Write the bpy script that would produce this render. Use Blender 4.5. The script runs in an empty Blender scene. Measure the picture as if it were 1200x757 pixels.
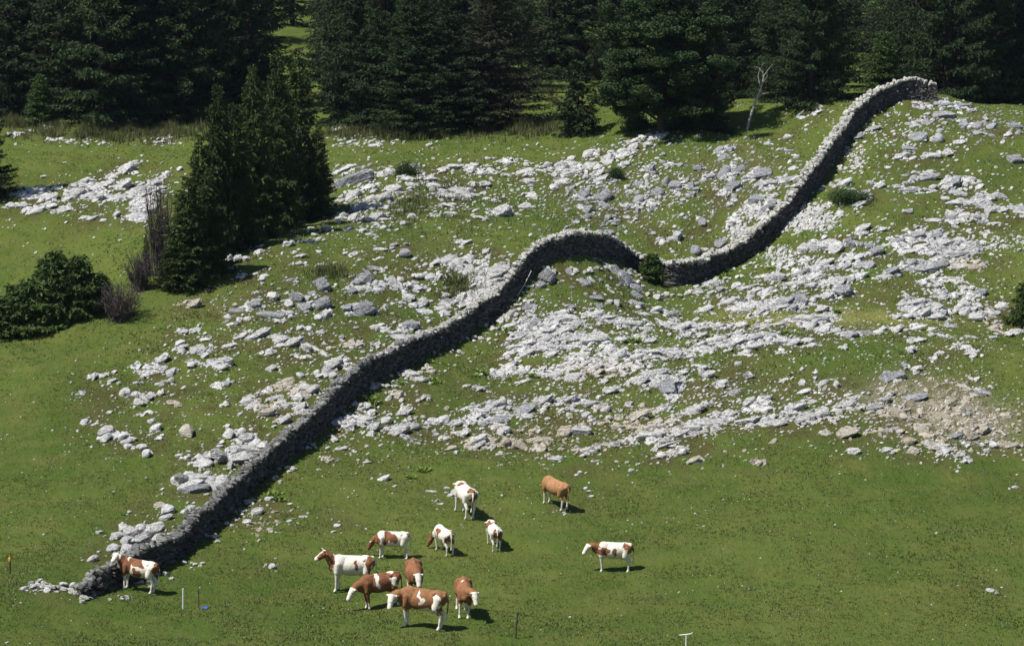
import bpy, math, random
import numpy as np
from mathutils import Matrix, Vector
random.seed(7); RNG = np.random.default_rng(11)
C = bpy.context.scene.collection
PI = math.pi
R = math.radians

# ---------------------------------------------------------------- helpers
def new_obj(name, data, parent=None, loc=None):
    o = bpy.data.objects.new(name, data); C.objects.link(o)
    if parent is not None: o.parent = parent
    if loc is not None: o.location = loc
    return o
def tag(o, label=None, cat=None, group=None, kind=None):
    if label: o['label'] = label
    if cat: o['category'] = cat
    if group: o['group'] = group
    if kind: o['kind'] = kind
    return o
def mesh_np(name, V, F, mat=None, smooth=False, attrs=None):
    """V (n,3), F (m,3) or (m,4) int arrays -> one mesh"""
    V = np.asarray(V, dtype=np.float32); F = np.asarray(F, dtype=np.int32)
    me = bpy.data.meshes.new(name)
    k = F.shape[1]
    me.vertices.add(len(V)); me.vertices.foreach_set('co', V.ravel())
    me.loops.add(F.size); me.loops.foreach_set('vertex_index', F.ravel())
    me.polygons.add(len(F))
    me.polygons.foreach_set('loop_start', np.arange(0, F.size, k, dtype=np.int32))
    me.polygons.foreach_set('loop_total', np.full(len(F), k, dtype=np.int32))
    me.polygons.foreach_set('use_smooth', np.full(len(F), bool(smooth)))
    if attrs:
        for an, arr in attrs.items():
            a = me.attributes.new(an, 'FLOAT', 'POINT')
            a.data.foreach_set('value', np.asarray(arr, dtype=np.float32))
    me.update(); me.validate()
    if mat: me.materials.append(mat)
    return me
class Bag:
    """collects triangles"""
    def __init__(s): s.v = []; s.f = []; s.n = 0
    def add(s, V, F):
        V = np.asarray(V, float); F = np.asarray(F, int)
        if F.shape[1] == 4: F = np.concatenate([F[:, [0, 1, 2]], F[:, [0, 2, 3]]])
        s.v.append(V); s.f.append(F + s.n); s.n += len(V)
    def mesh(s, name, mat, smooth=False, attrs=None):
        return mesh_np(name, np.concatenate(s.v), np.concatenate(s.f), mat, smooth, attrs)
def tube(bag, pts, rad, n=6):
    pts = [np.array(p, float) for p in pts]
    V = []; F = []
    for i, p in enumerate(pts):
        a = pts[max(i-1, 0)]; b = pts[min(i+1, len(pts)-1)]
        d = b-a; d /= np.linalg.norm(d)+1e-9
        u = np.cross(d, [0.13, 0.97, 0.2] if abs(d[2]) > .8 else [0, 0, 1]); u /= np.linalg.norm(u)+1e-9
        w = np.cross(d, u); r = rad[i] if hasattr(rad, '__len__') else rad
        for k in range(n):
            t = 2*PI*k/n; V.append(p+r*(math.cos(t)*u+math.sin(t)*w))
    for i in range(len(pts)-1):
        for k in range(n):
            F.append((i*n+k, i*n+(k+1) % n, (i+1)*n+(k+1) % n, (i+1)*n+k))
    bag.add(V, F)
    c0 = len(V)
    bag.add([pts[0]]+V[:n], [(0, 1+(k+1) % n, 1+k) for k in range(n)])
    bag.add([pts[-1]]+V[-n:], [(0, 1+k, 1+(k+1) % n) for k in range(n)])
def ico(sub):
    t = (1+5**.5)/2
    V = [(-1,t,0),(1,t,0),(-1,-t,0),(1,-t,0),(0,-1,t),(0,1,t),(0,-1,-t),(0,1,-t),(t,0,-1),(t,0,1),(-t,0,-1),(-t,0,1)]
    F = [(0,11,5),(0,5,1),(0,1,7),(0,7,10),(0,10,11),(1,5,9),(5,11,4),(11,10,2),(10,7,6),(7,1,8),(3,9,4),(3,4,2),(3,2,6),(3,6,8),(3,8,9),(4,9,5),(2,4,11),(6,2,10),(8,6,7),(9,8,1)]
    V = [np.array(v)/np.linalg.norm(v) for v in V]
    for _ in range(sub):
        mid = {}; G = []
        def m(a, b):
            k = (min(a, b), max(a, b))
            if k not in mid:
                p = V[a]+V[b]; V.append(p/np.linalg.norm(p)); mid[k] = len(V)-1
            return mid[k]
        for a, b, c in F:
            x, y, z = m(a, b), m(b, c), m(c, a); G += [(a, x, z), (b, y, x), (c, z, y), (x, y, z)]
        F = G
    return np.array(V), np.array(F)
def hashn(ix, iy, iz, seed):
    h = (ix*374761393 + iy*668265263 + iz*1442695041 + seed*974634777) & 0xffffffff
    h = ((h ^ (h >> 13))*1274126177) & 0xffffffff
    return ((h ^ (h >> 16)) & 0xffff)/65535.0
def vnoise(p, seed=0):
    p = np.asarray(p, float)
    if p.shape[-1] == 2: p = np.concatenate([p, np.zeros(p.shape[:-1]+(1,))], -1)
    i = np.floor(p).astype(np.int64); f = p-i; f = f*f*(3-2*f)
    o = 0
    for dx in (0, 1):
        wx = f[..., 0] if dx else 1-f[..., 0]
        for dy in (0, 1):
            wy = f[..., 1] if dy else 1-f[..., 1]
            for dz in (0, 1):
                wz = f[..., 2] if dz else 1-f[..., 2]
                o = o+wx*wy*wz*hashn(i[..., 0]+dx, i[..., 1]+dy, i[..., 2]+dz, seed)
    return o*2-1
def fbm(p, oct=4, seed=0):
    p = np.asarray(p, float); a = 1; s = 0; n = 0
    for k in range(oct):
        s = s+a*vnoise(p*2**k+k*17.3, seed+k); n += a; a *= .5
    return s/n

# ---------------------------------------------------------------- materials
def mat(name):
    m = bpy.data.materials.new(name); m.use_nodes = True
    nt = m.node_tree; b = nt.nodes['Principled BSDF']; b.inputs['Roughness'].default_value = .9
    b.inputs['Specular IOR Level'].default_value = .25
    return m, nt, b
def N(nt, typ, **kw):
    n = nt.nodes.new(typ)
    for k, v in kw.items():
        if k in n.inputs: n.inputs[k].default_value = v
        else: setattr(n, k, v)
    return n
def noise(nt, vec, scale, detail=4, rough=.6, dist=0):
    n = N(nt, 'ShaderNodeTexNoise', Scale=scale, Detail=detail, Roughness=rough, Distortion=dist)
    nt.links.new(vec, n.inputs['Vector']); return n.outputs['Fac']
def ramp(nt, fac, stops):
    n = nt.nodes.new('ShaderNodeValToRGB'); cr = n.color_ramp
    while len(cr.elements) < len(stops): cr.elements.new(.5)
    for e, (p, c) in zip(cr.elements, stops):
        e.position = p; e.color = (c, c, c, 1) if not hasattr(c, '__len__') else (*c, 1)
    nt.links.new(fac, n.inputs[0]); return n.outputs['Color']
def mixc(nt, fac, a, b, mode='MIX'):
    n = nt.nodes.new('ShaderNodeMix'); n.data_type = 'RGBA'; n.blend_type = mode
    for sock, v in ((n.inputs[0], fac), (n.inputs[6], a), (n.inputs[7], b)):
        if hasattr(v, 'links') or isinstance(v, bpy.types.NodeSocket): nt.links.new(v, sock)
        elif hasattr(v, '__len__'): sock.default_value = (*v, 1)
        else: sock.default_value = v if sock == n.inputs[0] else (v, v, v, 1)
    return n.outputs[2]
def math_(nt, op, a, b=0.0, clamp=False):
    n = nt.nodes.new('ShaderNodeMath'); n.operation = op; n.use_clamp = clamp
    for sock, v in ((n.inputs[0], a), (n.inputs[1], b)):
        if isinstance(v, bpy.types.NodeSocket): nt.links.new(v, sock)
        else: sock.default_value = v
    return n.outputs[0]
def attr(nt, name): 
    n = nt.nodes.new('ShaderNodeAttribute'); n.attribute_name = name; return n.outputs['Fac']
def bump(nt, b, h, strength, dist):
    n = N(nt, 'ShaderNodeBump', Strength=strength, Distance=dist)
    nt.links.new(h, n.inputs['Height']); nt.links.new(n.outputs[0], b.inputs['Normal'])
def pos(nt): return nt.nodes.new('ShaderNodeNewGeometry').outputs['Position']
def objc(nt): return nt.nodes.new('ShaderNodeTexCoord').outputs['Object']
def mapv(nt, v, scale=(1, 1, 1), rot=(0, 0, 0)):
    n = nt.nodes.new('ShaderNodeMapping'); n.inputs['Scale'].default_value = scale; n.inputs['Rotation'].default_value = rot
    nt.links.new(v, n.inputs['Vector']); return n.outputs[0]

def rock_mat(name, lo, hi, dark, var=.35, crack=.5):
    m, nt, b = mat(name)
    p = pos(nt)
    st = mapv(nt, p, (1.0, 1.2, 3.2), (R(12), R(-22), 0))
    n1 = noise(nt, st, 2.9, 8, .74, .8)
    n2 = noise(nt, p, 9, 6, .75)
    n3 = noise(nt, mapv(nt, p, (1, 1, 1)), .7, 3, .6)
    isl = nt.nodes.new('ShaderNodeNewGeometry').outputs['Random Per Island']
    rnd = nt.nodes.new('ShaderNodeObjectInfo').outputs['Random']
    f = math_(nt, 'FRACT', math_(nt, 'ADD', isl, rnd))
    c = mixc(nt, f, lo, hi)
    k = ramp(nt, n1, [(.40, 1), (.50, 0)])
    c = mixc(nt, math_(nt, 'MULTIPLY', k, crack), c, dark)
    k2 = ramp(nt, n2, [(.38, 1), (.5, 0)])
    c = mixc(nt, math_(nt, 'MULTIPLY', k2, crack*.7), c, dark)
    k3 = ramp(nt, n3, [(.38, .0), (.62, 1)])
    c = mixc(nt, math_(nt, 'MULTIPLY', k3, .25), c, tuple(x*.62 for x in lo))
    nt.links.new(c, b.inputs['Base Color'])
    h = math_(nt, 'ADD', n1, math_(nt, 'MULTIPLY', n2, .5))
    bump(nt, b, h, 1.0, .28)
    return m
M = {}
M['rock_white'] = rock_mat('limestone_white', (.66, .65, .635), (.86, .85, .82), (.13, .125, .12), crack=.72)
M['rock_grey'] = rock_mat('limestone_grey', (.36, .365, .38), (.56, .56, .575), (.08, .08, .085), crack=.65)
M['rock_beige'] = rock_mat('limestone_beige', (.52, .455, .35), (.70, .64, .54), (.13, .10, .07), crack=.6)
M['wall_stone'] = rock_mat('wall_stone', (.085, .078, .077), (.24, .225, .22), (.022, .02, .02))  # lichen-dark stone, with the shade on the near face also put into the colour
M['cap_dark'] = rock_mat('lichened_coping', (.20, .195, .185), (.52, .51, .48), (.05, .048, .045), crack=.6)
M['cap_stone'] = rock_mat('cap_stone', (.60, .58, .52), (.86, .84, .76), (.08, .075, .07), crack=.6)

def foliage_mat(name, a, b_, tip=None):
    m, nt, b = mat(name)
    p = pos(nt)
    n1 = noise(nt, p, .9, 3, .6)
    isl = nt.nodes.new('ShaderNodeNewGeometry').outputs['Random Per Island']
    rnd = nt.nodes.new('ShaderNodeObjectInfo').outputs['Random']
    c = mixc(nt, isl, a, b_)
    k = ramp(nt, n1, [(.4, .0), (.65, 1)])
    c = mixc(nt, math_(nt, 'MULTIPLY', k, .5), c, tuple(x*.6 for x in a))
    c = mixc(nt, math_(nt, 'MULTIPLY', rnd, .45), c, tuple(x*1.6 for x in b_))
    nt.links.new(c, b.inputs['Base Color']); b.inputs['Roughness'].default_value = .75
    tr = nt.nodes.new('ShaderNodeBsdfTranslucent'); nt.links.new(c, tr.inputs['Color'])
    mx = nt.nodes.new('ShaderNodeMixShader'); mx.inputs[0].default_value = .18
    nt.links.new(b.outputs[0], mx.inputs[1]); nt.links.new(tr.outputs[0], mx.inputs[2])
    nt.links.new(mx.outputs[0], nt.nodes['Material Output'].inputs['Surface'])
    return m
M['spruce'] = foliage_mat('spruce_needles', (.015, .028, .010), (.030, .052, .015))
M['fir'] = foliage_mat('fir_needles', (.024, .038, .010), (.044, .066, .016))
M['pine_light'] = foliage_mat('bright_needles', (.040, .075, .015), (.060, .10, .022))
M['leaf'] = foliage_mat('broad_leaf', (.026, .050, .014), (.044, .078, .021))
M['oldspruce'] = foliage_mat('old_spruce_needles', (.028, .036, .016), (.05, .055, .028))
M['plantleaf'] = foliage_mat('plant_leaf', (.11, .17, .03), (.16, .23, .04))
M['drygrass'] = foliage_mat('dry_grass', (.14, .13, .05), (.08, .10, .03))
def flat(name, col, rough=.8, ns=0, amp=.4):
    m, nt, b = mat(name); b.inputs['Roughness'].default_value = rough
    if ns:
        n = noise(nt, objc(nt), ns, 4, .6)
        nt.links.new(mixc(nt, n, tuple(x*(1-amp) for x in col), tuple(x*(1+amp) for x in col)), b.inputs['Base Color'])
    else: b.inputs['Base Color'].default_value = (*col, 1)
    return m
M['bark'] = flat('bark', (.075, .06, .05), .95, 6)
M['bark_dark'] = flat('dark_bark', (.035, .028, .022), .95, 6)
M['deadwood'] = flat('dead_wood', (.30, .28, .25), .9, 8)
M['bushgreen'] = foliage_mat('bush_needles', (.034, .060, .014), (.062, .095, .022))
M['twig'] = flat('grey_twigs', (.062, .050, .046), .9, 3)
M['twig_brown'] = flat('brown_twigs', (.13, .075, .05), .9, 3)
M['whitepost'] = flat('white_plastic', (.7, .7, .66), .5, 5, .1)
M['woodpost'] = flat('dark_wood', (.06, .045, .035), .9, 9)
M['orange'] = flat('orange_plastic', (.7, .32, .03), .5, 5, .1)
M['blue'] = flat('blue_plastic', (.04, .09, .36), .4, 5, .2)
M['black'] = flat('black_rubber', (.012, .010, .012), .6, 5, .2)
M['horn'] = flat('horn', (.5, .45, .35), .5, 5, .1)
M['lime'] = flat('pale_wood', (.5, .47, .40), .8, 5, .2)

# ---------------------------------------------------------------- camera
F_PX = 3000.0; PITCH = R(8.0)
cd = bpy.data.cameras.new('camera'); cam = bpy.data.objects.new('camera', cd); C.objects.link(cam)
bpy.context.scene.camera = cam
cd.sensor_width = 36; cd.lens = F_PX/1200*36; cd.clip_end = 3000; cd.clip_start = .5
cam.rotation_euler = (R(90)-PITCH, 0, 0)
def ray(u, v):
    u = np.asarray(u, float); v = np.asarray(v, float)
    x = (u-600)/F_PX; y = -(v-378.5)/F_PX
    dy = math.cos(PITCH)+y*math.sin(PITCH); dz = -math.sin(PITCH)+y*math.cos(PITCH)
    return x/dy, dz/dy          # per metre of Y
def at(u, v, Y):
    a, b = ray(u, v); return np.stack([a*Y, np.ones_like(a)*Y, b*Y], -1)

# ---------------------------------------------------------------- terrain
CP = [  # pixel, pixel, distance of the ground there
 (-250,757,90),(0,757,90),(60,730,95),(0,690,97),(200,757,93),(500,757,94),(900,757,95),(1200,757,96),(1450,757,97),
 (0,650,106),(250,650,107),(600,650,108),(1000,650,108),(1300,650,109),(-200,650,106),
 (0,580,116),(250,580,116),(600,580,117),(900,580,118),(1200,580,118),
 (0,520,124),(200,520,123),(450,520,125),(700,520,126),(950,525,126),(1200,530,126),(1400,520,128),(-200,520,124),
 (100,450,131),(300,450,131),(500,450,134),(700,450,135),(900,445,136),(1080,440,134),(1250,440,136),
 (-150,430,134),(20,405,138),(130,380,140),(200,352,143),(270,318,147),(340,290,151),(440,272,156),(540,270,158),(600,278,158),
 (330,370,142),(450,370,144),(560,370,146),(640,345,147.5),(650,299,151.5),(690,296,154),(725,307,157.5),(600,400,142),
 (590,262,166),(660,262,168),(740,275,170),
 (-100,372,158),(30,372,160),(100,345,163),(150,325,164),(230,290,166),(300,265,168),(370,255,168),(430,262,165),
 (-100,300,174),(50,300,174),(150,280,174),(0,230,184),(120,230,184),(200,220,185),(300,225,184),(430,235,174),(450,200,182),(550,240,175),(550,190,186),
 (-100,170,200),(60,170,200),(200,165,201),(400,165,200),(600,165,196),(700,170,190),(760,158,190),
 (650,220,178),(750,220,177),(700,250,172),
 (790,375,148),(777,336,161),(735,345,153),(800,300,167),(850,310,166),(860,270,171),(850,220,176),(850,170,184),(850,150,190),(900,240,171),(920,180,182),(930,140,190),
 (900,375,148),(1000,375,149),(1100,378,149),(1200,385,149),(1350,385,149),(900,400,142),(1050,405,141),(1180,410,141),
 (900,340,153),(980,330,155),(1050,300,159),(1120,290,161),(1200,320,156),(950,280,163),(1050,240,168),(1150,240,168),(1200,200,175),
 (1000,180,179),(1050,160,182),(1040,124,188),(1100,118,190),(1160,124,190),(1200,132,189),(1300,150,188),(980,130,189),
 (860,120,205),(930,118,202),(600,130,215),(680,125,218),(60,140,212),(300,140,214),(450,140,210),
 (640,95,250),(340,95,260),(345,40,300),(345,10,340),(1000,95,262),(100,100,250),(1150,95,262),(800,95,255),(500,60,300),(900,40,330),
]
P3 = [at(u, v, Y) for u, v, Y in CP]
P3 += [np.array(p, float) for p in [  # ground away from the view: under the camera, to the sides, behind the ridge
 (0,0,-1.7),(-30,0,-1.7),(30,0,-1.7),(0,-60,2),(0,18,-8),(0,45,-20),(-60,45,-18),(60,45,-20),(0,70,-25),(-40,70,-24),(40,70,-26),
 (-120,0,0),(120,0,-4),(-120,100,-18),(120,100,-22),(120,150,-17),(-120,150,-18),(-120,220,-10),(120,220,-11),
 (28,212,-12.6),(38,214,-12.8),(45,235,-12.5),(60,214,-13),
 (-60,420,4),(0,420,5),(60,420,3),(-200,420,6),(200,420,4),(0,520,22),(-200,520,24),(200,520,20),(0,700,60),(-250,700,62),(250,700,58),(-250,0,5),(250,0,0),(-280,250,0),(280,250,-4)]]
P3 = np.array(P3)
def _k(r2): return .5*r2*np.log(r2+1e-9)
def tps_fit(P, lam=2.0):
    s = 50.; xy = P[:, :2]/s; n = len(P)
    d = ((xy[:, None]-xy[None])**2).sum(-1)
    A = np.zeros((n+3, n+3)); A[:n, :n] = _k(d)+np.eye(n)*lam*1e-3
    A[:n, n] = 1; A[:n, n+1:] = xy; A[n, :n] = 1; A[n+1:, :n] = xy.T
    w = np.linalg.solve(A, np.concatenate([P[:, 2], [0, 0, 0]]))
    return xy, w, s
TXY, TW, TS = tps_fit(P3)
def tps(x, y):
    X = np.stack([x, y], -1)/TS; out = TW[-3]+X[..., 0]*TW[-2]+X[..., 1]*TW[-1]
    for i in range(len(TXY)):
        out = out+TW[i]*_k((X[..., 0]-TXY[i, 0])**2+(X[..., 1]-TXY[i, 1])**2)
    return out
def smooth(a, b, x): t = np.clip((x-a)/(b-a), 0, 1); return t*t*(3-2*t)
def axis(segs):
    out = [segs[0][0]]
    for a, b, st in segs:
        n = max(1, int(round((b-a)/st))); out += list(np.linspace(a, b, n+1)[1:])
    return np.array(out)
xs = axis([(-420,-130,10),(-130,-60,2.5),(-60,-44,.6),(-44,44,.12),(44,60,.6),(60,130,2.5),(130,420,10)])
ys = axis([(-120,0,8),(0,80,2.5),(80,88,.6),(88,118,.17),(118,200,.13),(200,240,.5),(240,360,1.5),(360,800,8)])
GX, GY = np.meshgrid(xs, ys)
ZB = tps(GX, GY)
pp = np.stack([GX, GY], -1)
rough_zone = smooth(122, 132, GY)*(1-smooth(196, 215, GY))
ZG = ZB + .52*fbm(pp/6.0, 3, 5)*(0.30+.70*rough_zone) + .15*fbm(pp/1.7, 3, 9)*(.25+1.0*rough_zone) + .035*fbm(pp/.5, 2, 13)
# low terraces along the slope, as cattle tread them
ZG = ZG + .04*np.sin((ZB*2.6+fbm(pp/4.0, 2, 3)*2.0)*PI)*(1-rough_zone)*smooth(85, 92, GY)
def H(x, y):
    x = np.asarray(x, float); y = np.asarray(y, float)
    i = np.clip(np.searchsorted(xs, x)-1, 0, len(xs)-2); j = np.clip(np.searchsorted(ys, y)-1, 0, len(ys)-2)
    fx = (x-xs[i])/(xs[i+1]-xs[i]); fy = (y-ys[j])/(ys[j+1]-ys[j])
    return (ZG[j, i]*(1-fx)+ZG[j, i+1]*fx)*(1-fy)+(ZG[j+1, i]*(1-fx)+ZG[j+1, i+1]*fx)*fy
def cast(u, v, y0=84., y1=420.):
    """pixel of the photograph -> the point of the ground it shows"""
    a, b = ray(u, v); a = np.atleast_1d(a); b = np.atleast_1d(b)
    hit = np.full(a.shape, y1); done = np.zeros(a.shape, bool); Y = y0; st = .4
    while Y < y1:
        g = H(a*Y, np.full(a.shape, Y)); below = (b*Y < g) & ~done
        hit[below] = Y; done |= below
        if done.all(): break
        Y += st
    lo = hit-st; hi = hit.copy()
    for _ in range(12):
        m = (lo+hi)/2; g = H(a*m, m); be = b*m < g
        hi = np.where(be, m, hi); lo = np.where(be, lo, m)
    P = np.stack([a*hi, hi, H(a*hi, hi)], -1)
    return P, done
def cast1(u, v): return cast([u], [v])[0][0]
def normal(x, y, e=.6):
    n = np.stack([-(H(x+e, y)-H(x-e, y))/(2*e), -(H(x, y+e)-H(x, y-e))/(2*e), np.ones_like(np.asarray(x, float))], -1)
    return n/np.linalg.norm(n, axis=-1, keepdims=True)
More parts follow.
